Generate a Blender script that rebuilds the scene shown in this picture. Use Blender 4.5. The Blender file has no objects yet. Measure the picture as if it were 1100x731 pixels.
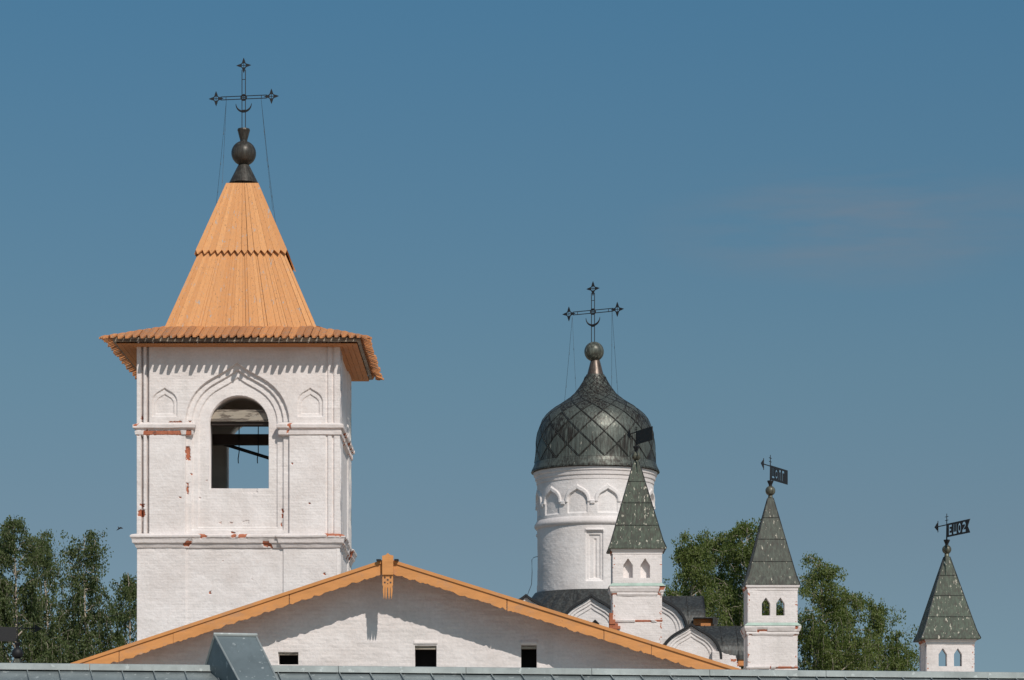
import bpy, bmesh, math, random
import numpy as np
from mathutils import Vector, Matrix

R = math.radians
# ------------------------------------------------------------------ camera, sky, sun, exposure
scene = bpy.context.scene
COL = scene.collection
F = 3024.0            # focal length in photograph pixels (1100 wide)
HZ = 881.0            # picture row of the horizon
CX = 550.0
EYE = 1.7             # eye height above the ground

cam = bpy.data.cameras.new('camera')
cam.sensor_width = 36.0
cam.sensor_fit = 'HORIZONTAL'
cam.lens = F / 1100.0 * 36.0
cam.shift_y = (HZ - 365.5) / 1100.0
cam.clip_start = 0.5
cam.clip_end = 20000
camo = bpy.data.objects.new('camera', cam)
COL.objects.link(camo)
camo.location = (0, 0, EYE)
camo.rotation_euler = (R(90), 0, 0)
scene.camera = camo

TO_SUN = Vector((0.46, -1.0, 0.98)).normalized()
sun_el = math.asin(TO_SUN.z)
sun_az = math.atan2(TO_SUN.x, TO_SUN.y)

world = bpy.data.worlds.new('World')
scene.world = world
world.use_nodes = True
wn = world.node_tree
for n in list(wn.nodes):
    wn.nodes.remove(n)
wl = wn.links
wout = wn.nodes.new('ShaderNodeOutputWorld')
wbg = wn.nodes.new('ShaderNodeBackground')
sky = wn.nodes.new('ShaderNodeTexSky')
sky.sky_type = 'NISHITA'
sky.sun_disc = False
sky.sun_elevation = sun_el
sky.sun_rotation = sun_az
sky.altitude = 100
sky.air_density = 1.0
sky.dust_density = 0.6
sky.ozone_density = 2.0
wtc = wn.nodes.new('ShaderNodeTexCoord')
wadd = wn.nodes.new('ShaderNodeVectorMath'); wadd.operation = 'ADD'
wadd.inputs[1].default_value = (0, 0, 0.16)
wnor = wn.nodes.new('ShaderNodeVectorMath'); wnor.operation = 'NORMALIZE'
wl.new(wtc.outputs['Generated'], wadd.inputs[0])
wl.new(wadd.outputs[0], wnor.inputs[0])
wl.new(wnor.outputs[0], sky.inputs['Vector'])
# thin high cloud, far to the right
wmap = wn.nodes.new('ShaderNodeMapping')
wmap.inputs['Scale'].default_value = (10, 10, 62)
wnoi = wn.nodes.new('ShaderNodeTexNoise')
wnoi.inputs['Scale'].default_value = 1.5
wnoi.inputs['Detail'].default_value = 6
wnoi.inputs['Roughness'].default_value = 0.55
wramp = wn.nodes.new('ShaderNodeValToRGB')
wramp.color_ramp.elements[0].position = 0.36
wramp.color_ramp.elements[1].position = 0.66
wl.new(wtc.outputs['Generated'], wmap.inputs['Vector'])
wl.new(wmap.outputs[0], wnoi.inputs['Vector'])
wl.new(wnoi.outputs['Fac'], wramp.inputs['Fac'])
wsub = wn.nodes.new('ShaderNodeVectorMath'); wsub.operation = 'SUBTRACT'
cd = Vector((380 / F, 1, (HZ - 240) / F)).normalized()
wsub.inputs[1].default_value = cd
wsc = wn.nodes.new('ShaderNodeVectorMath'); wsc.operation = 'MULTIPLY'
wsc.inputs[1].default_value = (12, 12, 42)
wlen = wn.nodes.new('ShaderNodeVectorMath'); wlen.operation = 'LENGTH'
wmr = wn.nodes.new('ShaderNodeMapRange')
wmr.inputs['From Min'].default_value = 0.2
wmr.inputs['From Max'].default_value = 1.0
wmr.inputs['To Min'].default_value = 0.38
wmr.inputs['To Max'].default_value = 0.0
wl.new(wtc.outputs['Generated'], wsub.inputs[0])
wl.new(wsub.outputs[0], wsc.inputs[0])
wl.new(wsc.outputs[0], wlen.inputs[0])
wl.new(wlen.outputs['Value'], wmr.inputs['Value'])
wmul = wn.nodes.new('ShaderNodeMath'); wmul.operation = 'MULTIPLY'
wl.new(wramp.outputs['Color'], wmul.inputs[0])
wl.new(wmr.outputs['Result'], wmul.inputs[1])
wgain = wn.nodes.new('ShaderNodeMixRGB'); wgain.blend_type = 'MULTIPLY'
wgain.inputs['Fac'].default_value = 1.0
wgain.inputs['Color2'].default_value = (1.0, 1.0, 1.0, 1)
wl.new(sky.outputs[0], wgain.inputs['Color1'])
wsep = wn.nodes.new('ShaderNodeSeparateXYZ')
wl.new(wtc.outputs['Generated'], wsep.inputs[0])
wgr = wn.nodes.new('ShaderNodeValToRGB')
wgr.color_ramp.elements[0].position = 0.10
wgr.color_ramp.elements[0].color = (0.88, 0.87, 0.72, 1)
wgr.color_ramp.elements[1].position = 0.28
wgr.color_ramp.elements[1].color = (0.64, 1.03, 0.99, 1)
we = wgr.color_ramp.elements.new(0.155); we.color = (0.83, 0.955, 0.80, 1)
wl.new(wsep.outputs['Z'], wgr.inputs['Fac'])
wl.new(wgr.outputs[0], wgain.inputs['Color2'])
wmix = wn.nodes.new('ShaderNodeMixRGB')
wmix.inputs['Color2'].default_value = (2.7, 2.65, 2.9, 1)
wl.new(wmul.outputs[0], wmix.inputs['Fac'])
wl.new(wgain.outputs[0], wmix.inputs['Color1'])
wl.new(wmix.outputs[0], wbg.inputs['Color'])
wbg.inputs['Strength'].default_value = 0.085
wl.new(wbg.outputs[0], wout.inputs['Surface'])

sl = bpy.data.lights.new('sun', 'SUN')
sl.energy = 3.35
sl.angle = R(0.5)
sl.color = (1.0, 0.94, 0.87)
so = bpy.data.objects.new('sun', sl)
COL.objects.link(so)
so.location = (40, -60, 90)
so.rotation_euler = (-TO_SUN).to_track_quat('-Z', 'Y').to_euler()

scene.view_settings.view_transform = 'Standard'
scene.view_settings.look = 'None'
scene.view_settings.exposure = 0.0
scene.view_settings.gamma = 1.0
scene.view_settings.use_curve_mapping = False
scene.render.engine = 'CYCLES'

rng = np.random.default_rng(7)
random.seed(7)

# ------------------------------------------------------------------ helpers
def PX(px, Y): return (px - CX) * Y / F
def PZ(py, Y): return EYE + (HZ - py) * Y / F
def PT(px, py, Y): return (PX(px, Y), Y, PZ(py, Y))


def hash2(i, j, s=0):
    v = np.sin(i * 127.1 + j * 311.7 + s * 74.7) * 43758.5453
    return v - np.floor(v)


def vnoise(x, y, s=0):
    xi, yi = np.floor(x), np.floor(y)
    fx, fy = x - xi, y - yi
    fx = fx * fx * (3 - 2 * fx); fy = fy * fy * (3 - 2 * fy)
    a = hash2(xi, yi, s); b = hash2(xi + 1, yi, s)
    c = hash2(xi, yi + 1, s); d = hash2(xi + 1, yi + 1, s)
    return (a * (1 - fx) + b * fx) * (1 - fy) + (c * (1 - fx) + d * fx) * fy


def fbm(x, y, s=0, o=4):
    t, a, n = 0, 0.5, 0
    for k in range(o):
        t = t + a * vnoise(x * 2 ** k, y * 2 ** k, s + k); n += a; a *= .5
    return t / n


def bricks(x, z, s=0):
    """uneven whitewashed brickwork: small offset of every brick, soft joints"""
    ch, bl = .082, .27
    r = np.floor(z / ch); fz = z / ch - r
    xx = x / bl + .5 * (r % 2) + .2 * hash2(r, r * 0 + 3, s)
    c = np.floor(xx); fx = xx - c
    off = (hash2(r, c, s) - .5) * .0045
    joint = np.minimum(np.minimum(fz, 1 - fz) * ch, np.minimum(fx, 1 - fx) * bl)
    sh = np.clip(fbm(x * .8, z * .8, s + 5) * 2.2 - .6, 0, 1)
    return (off - .0035 * np.clip(1 - joint / .014, 0, 1)) * (.35 + .9 * sh) + (fbm(x * 1.5, z * 2.2, s + 9) - .5) * .035 + (fbm(x * 6, z * 9, s + 2) - .5) * .008


class MB:
    def __init__(s):
        s.v = []; s.f = []; s.t = []

    def add(s, verts, faces, tint=0.5):
        o = len(s.v)
        s.v += [tuple(p) for p in verts]
        s.f += [tuple(o + i for i in f) for f in faces]
        s.t += [tint] * len(faces)

    def hexa(s, p, tint=0.5):
        s.add(p, [(0, 3, 2, 1), (4, 5, 6, 7), (0, 1, 5, 4), (1, 2, 6, 5), (2, 3, 7, 6), (3, 0, 4, 7)], tint)

    def box(s, x0, x1, y0, y1, z0, z1, tint=0.5):
        s.hexa([(x0, y0, z0), (x1, y0, z0), (x1, y1, z0), (x0, y1, z0),
                (x0, y0, z1), (x1, y0, z1), (x1, y1, z1), (x0, y1, z1)], tint)

    def tube(s, pts, r, n=6, tint=0.5, cap=True):
        pts = [Vector(p) for p in pts]
        rs = r if isinstance(r, (list, tuple)) else [r] * len(pts)
        o = len(s.v); up = Vector((0.13, 0.21, 1)).normalized()
        for i, p in enumerate(pts):
            d = (pts[min(i + 1, len(pts) - 1)] - pts[max(i - 1, 0)])
            d = d.normalized() if d.length > 1e-9 else Vector((0, 0, 1))
            a = d.cross(up)
            if a.length < .05: a = d.cross(Vector((1, 0, 0)))
            a.normalize(); b = d.cross(a)
            for k in range(n):
                th = 2 * math.pi * k / n
                s.v.append(tuple(p + a * (math.cos(th) * rs[i]) + b * (math.sin(th) * rs[i])))
        for i in range(len(pts) - 1):
            for k in range(n):
                k2 = (k + 1) % n
                s.f.append((o + i * n + k, o + i * n + k2, o + (i + 1) * n + k2, o + (i + 1) * n + k)); s.t.append(tint)
        if cap:
            s.f.append(tuple(o + k for k in range(n))); s.t.append(tint)
            e = o + (len(pts) - 1) * n
            s.f.append(tuple(e + k for k in reversed(range(n)))); s.t.append(tint)

    def lathe(s, prof, cx, cy, n=48, tint=0.5):
        o = len(s.v)
        for r, z in prof:
            for k in range(n):
                th = 2 * math.pi * k / n
                s.v.append((cx + r * math.sin(th), cy - r * math.cos(th), z))
        for i in range(len(prof) - 1):
            for k in range(n):
                k2 = (k + 1) % n
                s.f.append((o + i * n + k, o + i * n + k2, o + (i + 1) * n + k2, o + (i + 1) * n + k)); s.t.append(tint)

    def build(s, name, mat, parent=None, smooth=False, M=None):
        me = bpy.data.meshes.new(name)
        v = s.v
        if M is not None:
            v = [tuple(M @ Vector(p)) for p in v]
        me.from_pydata(v, [], s.f)
        bm = bmesh.new(); bm.from_mesh(me)
        bmesh.ops.recalc_face_normals(bm, faces=bm.faces[:])
        bm.to_mesh(me); bm.free()
        at = me.attributes.new('tint', 'FLOAT', 'FACE')
        at.data.foreach_set('value', np.array(s.t, dtype=np.float32))
        if smooth:
            me.polygons.foreach_set('use_smooth', [True] * len(me.polygons))
        return link(name, me, mat, parent)


def link(name, me, mat, parent):
    ob = bpy.data.objects.new(name, me)
    COL.objects.link(ob)
    if mat: me.materials.append(mat)
    if parent:
        ob.parent = parent
        bpy.context.view_layer.update()
        ob.matrix_parent_inverse = parent.matrix_world.inverted()
    return ob


def thing(name, label, cat, loc, group=None):
    o = bpy.data.objects.new(name, None)
    COL.objects.link(o)
    o.empty_display_size = .3
    o.location = loc
    tag(o, label, cat, group)
    bpy.context.view_layer.update()
    return o


def tag(o, label, cat, group=None):
    o['label'] = label; o['category'] = cat
    if group: o['group'] = group
    return o


def plate_mesh(name, loops, depth, to3d):
    """2D outline with holes -> solid plate; loops in (a,b), to3d maps (a,b,t) to world, t in 0..depth"""
    cu = bpy.data.curves.new(name, 'CURVE')
    cu.dimensions = '2D'; cu.fill_mode = 'BOTH'
    for lp in loops:
        sp = cu.splines.new('POLY'); sp.points.add(len(lp) - 1)
        for p, q in zip(sp.points, lp): p.co = (q[0], q[1], 0, 1)
        sp.use_cyclic_u = True
    cu.extrude = depth / 2
    ob = bpy.data.objects.new(name, cu); COL.objects.link(ob)
    bpy.context.view_layer.update()
    me = bpy.data.meshes.new_from_object(ob.evaluated_get(bpy.context.evaluated_depsgraph_get()))
    bpy.data.objects.remove(ob); bpy.data.curves.remove(cu)
    n = len(me.vertices)
    co = np.empty(n * 3); me.vertices.foreach_get('co', co); co = co.reshape(-1, 3)
    out = np.array([to3d(a, b, t + depth / 2) for a, b, t in co])
    me.vertices.foreach_set('co', out.ravel())
    bm = bmesh.new(); bm.from_mesh(me)
    bmesh.ops.remove_doubles(bm, verts=bm.verts[:], dist=1e-5)
    bmesh.ops.recalc_face_normals(bm, faces=bm.faces[:])
    bm.to_mesh(me); bm.free()
    me.materials.clear()
    return me


def plate(name, loops, depth, to3d, mat, parent):
    me = plate_mesh(name, loops, depth, to3d)
    return link(name, me, mat, parent)


def relief(name, us, vs, pos, mat, parent, keep=None, brick=None, back=None):
    """height-field sheet: pos(U,V)->(X,Y,Z) arrays; keep(U,V) mask on face centres; back(U,V) gives the rim seam"""
    U, V = np.meshgrid(us, vs)
    X, Y, Z = pos(U, V)
    nv, nu = U.shape
    co = np.stack([X, Y, Z], -1).reshape(-1, 3)
    idx = np.arange(nu * nv).reshape(nv, nu)
    q = np.stack([idx[:-1, :-1], idx[:-1, 1:], idx[1:, 1:], idx[1:, :-1]], -1)
    if keep is not None:
        uc = (us[:-1] + us[1:]) / 2; vc = (vs[:-1] + vs[1:]) / 2
        UC, VC = np.meshgrid(uc, vc)
        k = keep(UC, VC)
    else:
        k = np.ones((nv - 1, nu - 1), bool)
    faces = q[k]
    extra = []
    if back is not None:
        XB, YB, ZB = back(U, V)
        cob = np.stack([XB, YB, ZB], -1).reshape(-1, 3)
        kp = np.pad(k, 1)
        n0 = nu * nv
        # boundary edges
        for di, (a, b) in (((-1, 0), (0, 1)), ((1, 0), (2, 3)), ((0, -1), (3, 0)), ((0, 1), (1, 2))):
            nb = kp[1 + di[0]:1 + di[0] + k.shape[0], 1 + di[1]:1 + di[1] + k.shape[1]]
            e = k & ~nb
            f = q[e]
            extra.append(np.stack([f[:, b], f[:, a], f[:, a] + n0, f[:, b] + n0], -1))
        co = np.concatenate([co, cob]); faces = np.concatenate([faces] + extra)
    bk = np.zeros(len(co), np.float32)
    if brick is not None:
        bk[:nu * nv] = brick(U, V).ravel()
    used = np.zeros(len(co), bool); used[faces.ravel()] = True
    remap = np.cumsum(used) - 1
    co = co[used]; faces = remap[faces]; bk = bk[used]
    me = bpy.data.meshes.new(name)
    me.vertices.add(len(co)); me.vertices.foreach_set('co', co.astype(np.float32).ravel())
    me.loops.add(faces.size); me.loops.foreach_set('vertex_index', faces.astype(np.int32).ravel())
    me.polygons.add(len(faces))
    me.polygons.foreach_set('loop_start', np.arange(0, faces.size, 4, dtype=np.int32))
    me.update(calc_edges=True); me.validate()
    at = me.attributes.new('brick', 'FLOAT', 'POINT')
    at.data.foreach_set('value', bk)
    return link(name, me, mat, parent)


def sweep(name, path, prof, mat, parent, step=.03, brick=None, amp=.012, seed=0, closed=False):
    """moulding: path [(x,y)] walked with the outside on its right-hand side; prof [(out,z)]"""
    pts = [Vector((p[0], p[1])) for p in path]
    # mitre normals
    nn = []
    for i, p in enumerate(pts):
        d0 = (p - pts[i - 1]).normalized() if i > 0 else None
        d1 = (pts[i + 1] - p).normalized() if i < len(pts) - 1 else None
        if d0 is None: d0 = d1
        if d1 is None: d1 = d0
        n0 = Vector((d0.y, -d0.x)); n1 = Vector((d1.y, -d1.x))
        m = (n0 + n1); m = m / max(m.dot(n0), .2)
        nn.append(m)
    S, N = [], []
    for i in range(len(pts) - 1):
        L = (pts[i + 1] - pts[i]).length; k = max(1, int(L / step))
        for j in range(k):
            t = j / k
            S.append(pts[i].lerp(pts[i + 1], t)); N.append(nn[i].lerp(nn[i + 1], t))
    S.append(pts[-1]); N.append(nn[-1])
    S = np.array([tuple(a) for a in S]); N = np.array([tuple(a) for a in N])
    npz = len(prof); ns = len(S)
    arc = np.concatenate([[0], np.cumsum(np.hypot(*np.diff(S, axis=0).T))])
    co = np.zeros((ns, npz, 3)); bk = np.zeros((ns, npz), np.float32)
    for j, (o, z) in enumerate(prof):
        w = (fbm(arc * 2.2, arc * 0 + j * .6, seed) - .5) * amp * 2
        w2 = (fbm(arc * 3.1, arc * 0 + j * .4 + 20, seed) - .5) * amp * 1.6
        b = brick(S[:, 0], S[:, 1], z) if brick else np.zeros(ns)
        oo = np.maximum(o + w - .035 * b, -.02) if 0 < j < npz - 1 else np.full(ns, o)
        co[:, j, 0] = S[:, 0] + N[:, 0] * oo
        co[:, j, 1] = S[:, 1] + N[:, 1] * oo
        co[:, j, 2] = z + w2
        bk[:, j] = b
    idx = np.arange(ns * npz).reshape(ns, npz)
    q = np.stack([idx[:-1, :-1], idx[1:, :-1], idx[1:, 1:], idx[:-1, 1:]], -1).reshape(-1, 4)
    faces = [tuple(f) for f in q.tolist()] + [tuple(idx[0].tolist()), tuple(idx[-1][::-1].tolist())]
    me = bpy.data.meshes.new(name)
    me.from_pydata(co.reshape(-1, 3).tolist(), [], faces)
    bm = bmesh.new(); bm.from_mesh(me); bmesh.ops.recalc_face_normals(bm, faces=bm.faces[:]); bm.to_mesh(me); bm.free()
    at = me.attributes.new('brick', 'FLOAT', 'POINT'); at.data.foreach_set('value', bk.ravel())
    return link(name, me, mat, parent)


# ------------------------------------------------------------------ materials
def newmat(name):
    m = bpy.data.materials.new(name); m.use_nodes = True
    nt = m.node_tree; b = nt.nodes['Principled BSDF']
    return m, nt, b


def nz(nt, scale, detail=4, rough=.55, vec=None, mscale=None):
    n = nt.nodes.new('ShaderNodeTexNoise')
    n.inputs['Scale'].default_value = scale; n.inputs['Detail'].default_value = detail
    n.inputs['Roughness'].default_value = rough
    tc = nt.nodes.new('ShaderNodeTexCoord')
    src = tc.outputs['Object'] if vec is None else vec
    if mscale:
        mp = nt.nodes.new('ShaderNodeMapping'); mp.inputs['Scale'].default_value = mscale
        nt.links.new(src, mp.inputs['Vector']); src = mp.outputs[0]
    nt.links.new(src, n.inputs['Vector'])
    return n.outputs['Fac']


def ramp(nt, fac, stops):
    r = nt.nodes.new('ShaderNodeValToRGB')
    e = r.color_ramp.elements
    while len(e) < len(stops): e.new(.5)
    for el, (p, c) in zip(e, stops):
        el.position = p; el.color = (c, c, c, 1) if isinstance(c, (int, float)) else (*c, 1)
    nt.links.new(fac, r.inputs['Fac'])
    return r.outputs['Color']


def mixc(nt, fac, a, b, mode='MIX'):
    m = nt.nodes.new('ShaderNodeMixRGB'); m.blend_type = mode
    for s, v in ((m.inputs['Fac'], fac), (m.inputs['Color1'], a), (m.inputs['Color2'], b)):
        if isinstance(v, (int, float)): s.default_value = v
        elif isinstance(v, tuple): s.default_value = (*v, 1)
        else: nt.links.new(v, s)
    return m.outputs[0]


def math2(nt, op, a, b):
    m = nt.nodes.new('ShaderNodeMath'); m.operation = op
    for s, v in ((m.inputs[0], a), (m.inputs[1], b)):
        if isinstance(v, (int, float)): s.default_value = v
        else: nt.links.new(v, s)
    return m.outputs[0]


def attr(nt, name):
    a = nt.nodes.new('ShaderNodeAttribute'); a.attribute_name = name
    return a.outputs['Fac']


def bump(nt, b, h, strength, dist):
    n = nt.nodes.new('ShaderNodeBump'); n.inputs['Strength'].default_value = strength
    n.inputs['Distance'].default_value = dist
    nt.links.new(h, n.inputs['Height']); nt.links.new(n.outputs[0], b.inputs['Normal'])


def mat_whitewash(name, base=(.80, .738, .715), dirt=(.69, .62, .59), chips=.735):
    m, nt, b = newmat(name)
    c = mixc(nt, ramp(nt, nz(nt, .9, 6, .6), [(.42, 0), (.72, 1)]), base, dirt)
    c = mixc(nt, ramp(nt, nz(nt, .5, 5, .6, mscale=(3.2, 3.2, .35)), [(.55, 0), (.80, .4)]), c, (.52, .48, .45))
    c = mixc(nt, ramp(nt, nz(nt, 5.0, 5, .7), [(.60, 0), (.8, .3)]), c, (.62, .48, .42))
    grit = ramp(nt, nz(nt, 14, 4, .7), [(.30, .90), (.6, 1.0)])
    c = mixc(nt, 1.0, c, grit, 'MULTIPLY')
    # old brick where the wash has fallen off
    red = mixc(nt, nz(nt, 7, 4, .7), (.36, .085, .045), (.52, .22, .13))
    red = mixc(nt, ramp(nt, nz(nt, 12, 2), [(.60, 0), (.68, .7)]), red, (.12, .08, .07))
    spots = ramp(nt, nz(nt, 3.2, 7, .68, mscale=(1, 1, 1.9)), [(chips, 0), (chips + .012, 1)])
    am = math2(nt, 'GREATER_THAN', math2(nt, 'ADD', attr(nt, 'brick'), math2(nt, 'MULTIPLY', nz(nt, 16, 3), .5)), .74)
    c = mixc(nt, math2(nt, 'MAXIMUM', spots, am), c, red)
    nt.links.new(c, b.inputs['Base Color'])
    b.inputs['Roughness'].default_value = .92
    b.inputs['Specular IOR Level'].default_value = .15
    bump(nt, b, nz(nt, 9, 6, .65), .5, .03)
    return m


def mat_boards(name, col, col2, worn=(.40, .36, .33), wornpos=.66, grain=(9, 9, .7)):
    m, nt, b = newmat(name)
    t = attr(nt, 'tint')
    c = mixc(nt, t, col, col2)
    g = nz(nt, 2.4, 6, .65, mscale=grain)
    c = mixc(nt, ramp(nt, g, [(.35, 0), (.75, .55)]), c, tuple(x * .62 for x in col))
    st = nz(nt, 2.0, 6, .7, mscale=(grain[0] * 1.5, grain[1] * 1.5, grain[2] * .7))
    c = mixc(nt, ramp(nt, st, [(.52, 0), (.70, .55)]), c, tuple(.45 * x + .12 for x in col))
    w = nz(nt, 1.7, 7, .72, mscale=(grain[0] * .55, grain[1] * .55, grain[2] * .8))
    c = mixc(nt, ramp(nt, w, [(wornpos, 0), (wornpos + .03, .85)]), c, worn)
    w2 = nz(nt, 3.1, 5, .7, mscale=(grain[0], grain[1], grain[2] * .6))
    c = mixc(nt, ramp(nt, w2, [(wornpos + .02, 0), (wornpos + .05, .8)]), c, (.10, .075, .06))
    nt.links.new(c, b.inputs['Base Color'])
    b.inputs['Roughness'].default_value = .7
    b.inputs['Specular IOR Level'].default_value = .25
    bump(nt, b, g, .35, .02)
    return m


def mat_copper(name, dark, green, flecks=False, metal=.0, rough=.5, fl=.66):
    m, nt, b = newmat(name)
    t = attr(nt, 'tint')
    n1 = nz(nt, 1.1, 6, .65)
    c = mixc(nt, ramp(nt, math2(nt, 'ADD', math2(nt, 'MULTIPLY', t, .7), math2(nt, 'MULTIPLY', n1, .5)), [(.42, 0), (.78, 1)]), dark, green)
    drip = nz(nt, 2.2, 5, .65, mscale=(6, 6, .5))
    c = mixc(nt, ramp(nt, drip, [(.44, 0), (.62, .95)]), c, tuple(x * 1.5 for x in green))
    drip2 = nz(nt, 2.9, 5, .65, mscale=(7, 7, .5))
    c = mixc(nt, ramp(nt, drip2, [(.50, 0), (.66, .85)]), c, (.050, .036, .028))
    if flecks:
        f = nz(nt, 2.6, 2, .55, mscale=(6.0, 6.0, .95))
        c = mixc(nt, ramp(nt, f, [(fl, 0), (fl + .015, .9)]), c, (.52, .47, .38))
    nt.links.new(c, b.inputs['Base Color'])
    b.inputs['Roughness'].default_value = rough
    b.inputs['Metallic'].default_value = metal
    b.inputs['Specular IOR Level'].default_value = .35
    bump(nt, b, nz(nt, 4, 5, .6), .25, .03)
    return m


def mat_plain(name, col, rough=.6, metal=0, var=.25, scale=3, bumpd=.01):
    m, nt, b = newmat(name)
    n = nz(nt, scale, 6, .65)
    c = mixc(nt, n, tuple(x * (1 - var) for x in col), tuple(min(1, x * (1 + var)) for x in col))
    nt.links.new(c, b.inputs['Base Color'])
    b.inputs['Roughness'].default_value = rough; b.inputs['Metallic'].default_value = metal
    if bumpd: bump(nt, b, nz(nt, scale * 4, 4), .3, bumpd)
    return m


def mat_leaf(name, a, b2):
    m, nt, b = newmat(name)
    c = mixc(nt, attr(nt, 'tint'), a, b2)
    nt.links.new(c, b.inputs['Base Color'])
    b.inputs['Roughness'].default_value = .55
    b.inputs['Specular IOR Level'].default_value = .3
    tr = nt.nodes.new('ShaderNodeBsdfTranslucent')
    c2 = mixc(nt, 1.0, c, (1.3, 1.5, .6), 'MULTIPLY')
    nt.links.new(c2, tr.inputs['Color'])
    mx = nt.nodes.new('ShaderNodeMixShader'); mx.inputs[0].default_value = .38
    nt.links.new(b.outputs[0], mx.inputs[1]); nt.links.new(tr.outputs[0], mx.inputs[2])
    nt.links.new(mx.outputs[0], nt.nodes['Material Output'].inputs['Surface'])
    return m


def mat_bark():
    m, nt, b = newmat('birch_bark')
    n = nz(nt, 2.0, 6, .7, mscale=(1, 1, 5))
    c = mixc(nt, ramp(nt, n, [(.52, 0), (.62, 1)]), (.46, .385, .31), (.10, .08, .065))
    nt.links.new(c, b.inputs['Base Color']); b.inputs['Roughness'].default_value = .85
    return m


def mat_zinc(name, col, rough=.42):
    m, nt, b = newmat(name)
    n = nz(nt, 1.4, 6, .65)
    c = mixc(nt, ramp(nt, n, [(.3, 0), (.75, 1)]), tuple(x * .72 for x in col), tuple(x * 1.15 for x in col))
    s = nz(nt, 1.8, 5, .7, mscale=(5, 1.2, 1.2))
    c = mixc(nt, ramp(nt, s, [(.55, 0), (.78, .45)]), c, tuple(x * .5 for x in col))
    c = mixc(nt, ramp(nt, nz(nt, 9, 3), [(.63, 0), (.68, .5)]), c, (.62, .64, .62))
    nt.links.new(c, b.inputs['Base Color'])
    b.inputs['Roughness'].default_value = rough; b.inputs['Metallic'].default_value = .35
    bump(nt, b, nz(nt, 1.6, 3), .25, .05)
    return m


WHITE = mat_whitewash('whitewashed_brick')
WHITE_WORN = mat_whitewash('worn_whitewashed_brick', base=(.79, .715, .69), chips=.70)
INNER = mat_plain('lightened_plaster', (.66, .62, .56), .95, 0, .3, 1.5)  # plaster tone raised to brighten the dim bell chamber
BOARD = mat_boards('orange_painted_boards', (.775, .372, .152), (.64, .28, .105), wornpos=.60, grain=(9, 9, .17))
SKIRT = mat_boards('weathered_orange_boards', (.72, .30, .11), (.46, .185, .075), worn=(.30, .23, .18), wornpos=.56)
BARGE = mat_boards('orange_bargeboard', (.70, .305, .105), (.63, .27, .09), wornpos=.66, grain=(.8, 3, 3))
SOFFIT = mat_boards('brown_orange_soffit', (.64, .27, .10), (.50, .20, .07), wornpos=.8, grain=(4, .6, 4))
OLDWOOD = mat_boards('grey_old_timber', (.42, .36, .29), (.34, .29, .23), worn=(.12, .10, .085), wornpos=.52, grain=(.5, 4, 5))
DARKWOOD = mat_plain('dark_timber', (.045, .033, .027), .85, 0, .4, 3)
IRON = mat_plain('black_iron', (.010, .010, .012), .6, .1, .3, 6)
BALLM = mat_copper('dark_bronze', (.026, .022, .019), (.055, .050, .042), metal=.2, rough=.4)
DOME = mat_copper('patinated_copper_dome', (.026, .020, .016), (.090, .098, .084), flecks=True, metal=.3, rough=.44, fl=.735)
TURROOF = mat_copper('green_copper_sheet', (.030, .030, .022), (.056, .072, .050), flecks=True, metal=.0, rough=.62, fl=.645)
TURROOF2 = mat_copper('grey_green_copper_sheet', (.036, .034, .028), (.064, .072, .056), flecks=True, metal=.0, rough=.62, fl=.685)
BLACKTIN = mat_copper('dark_roof_tin', (.022, .022, .022), (.055, .058, .056), metal=.25, rough=.45)
VERDI = mat_plain('verdigris_flashing', (.40, .50, .43), .7, .1, .35, 4)
BRICK = mat_plain('bare_red_brick', (.40, .13, .065), .9, 0, .5, 5, .03)
ZINC = mat_zinc('grey_sheet_metal', (.24, .27, .272))
ZINCCAP = mat_zinc('pale_ridge_metal', (.40, .42, .405))
HATCHM = mat_zinc('dull_hatch_metal', (.18, .215, .225), .5)
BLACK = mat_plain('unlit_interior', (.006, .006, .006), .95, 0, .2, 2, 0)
RUST = mat_plain('rusted_iron', (.022, .018, .015), .75, 0, .3, 6)
WIRE = mat_plain('wire', (.05, .055, .06), .5, .4, .1, 5, 0)
BARK = mat_bark()
LEAF_A = mat_leaf('birch_leaves_dark', (.066, .090, .034), (.125, .150, .058))
LEAF_B = mat_leaf('birch_leaves_light', (.080, .112, .026), (.155, .182, .055))
BOUNCE_GROUND = mat_plain('pale_bounce_ground', (.36, .31, .25), .95, 0, .4, .3, .05)  # unseen ground, its pale tone chosen to bounce warm light into the shadows

# ------------------------------------------------------------------ ground
g = MB(); g.add([(-9000, -9000, 0), (9000, -9000, 0), (9000, 9000, 0), (-9000, 9000, 0)], [(0, 1, 2, 3)])
go = g.build('ground', BOUNCE_GROUND); go['kind'] = 'structure'

# ------------------------------------------------------------------ shared shapes
OG_T = np.array([0, .15, .30, .45, .58, .70, .80, .88, .95, 1.02, 1.09, 1.17])
OG_W = np.array([1, .99, .955, .895, .815, .71, .59, .46, .335, .21, .10, 0])


def ogee_inside(px, py, cx, a, apex, bottom):
    """inside a keel arch; rows grow downward; spring = apex + 1.17a"""
    t = (apex + 1.17 * a - py) / a
    w = np.interp(t, OG_T, OG_W) * a
    w = np.where(t > 1.17, -1, np.where(t < 0, a, w))
    return (np.abs(px - cx) < w) & (py < bottom)


def ogee_soft(px, py, cx, a, apex, bottom, soft):
    """1 inside, 0 outside with a slope about 'soft' wide"""
    t = (apex + 1.17 * a - py) / a
    w = np.interp(np.clip(t, 0, 1.17), OG_T, OG_W) * a
    w = np.where(t > 1.17, (1.17 - t) * a, w)
    d = np.minimum(w - np.abs(px - cx), bottom - py)
    return np.clip(d / soft + .5, 0, 1)


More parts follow.
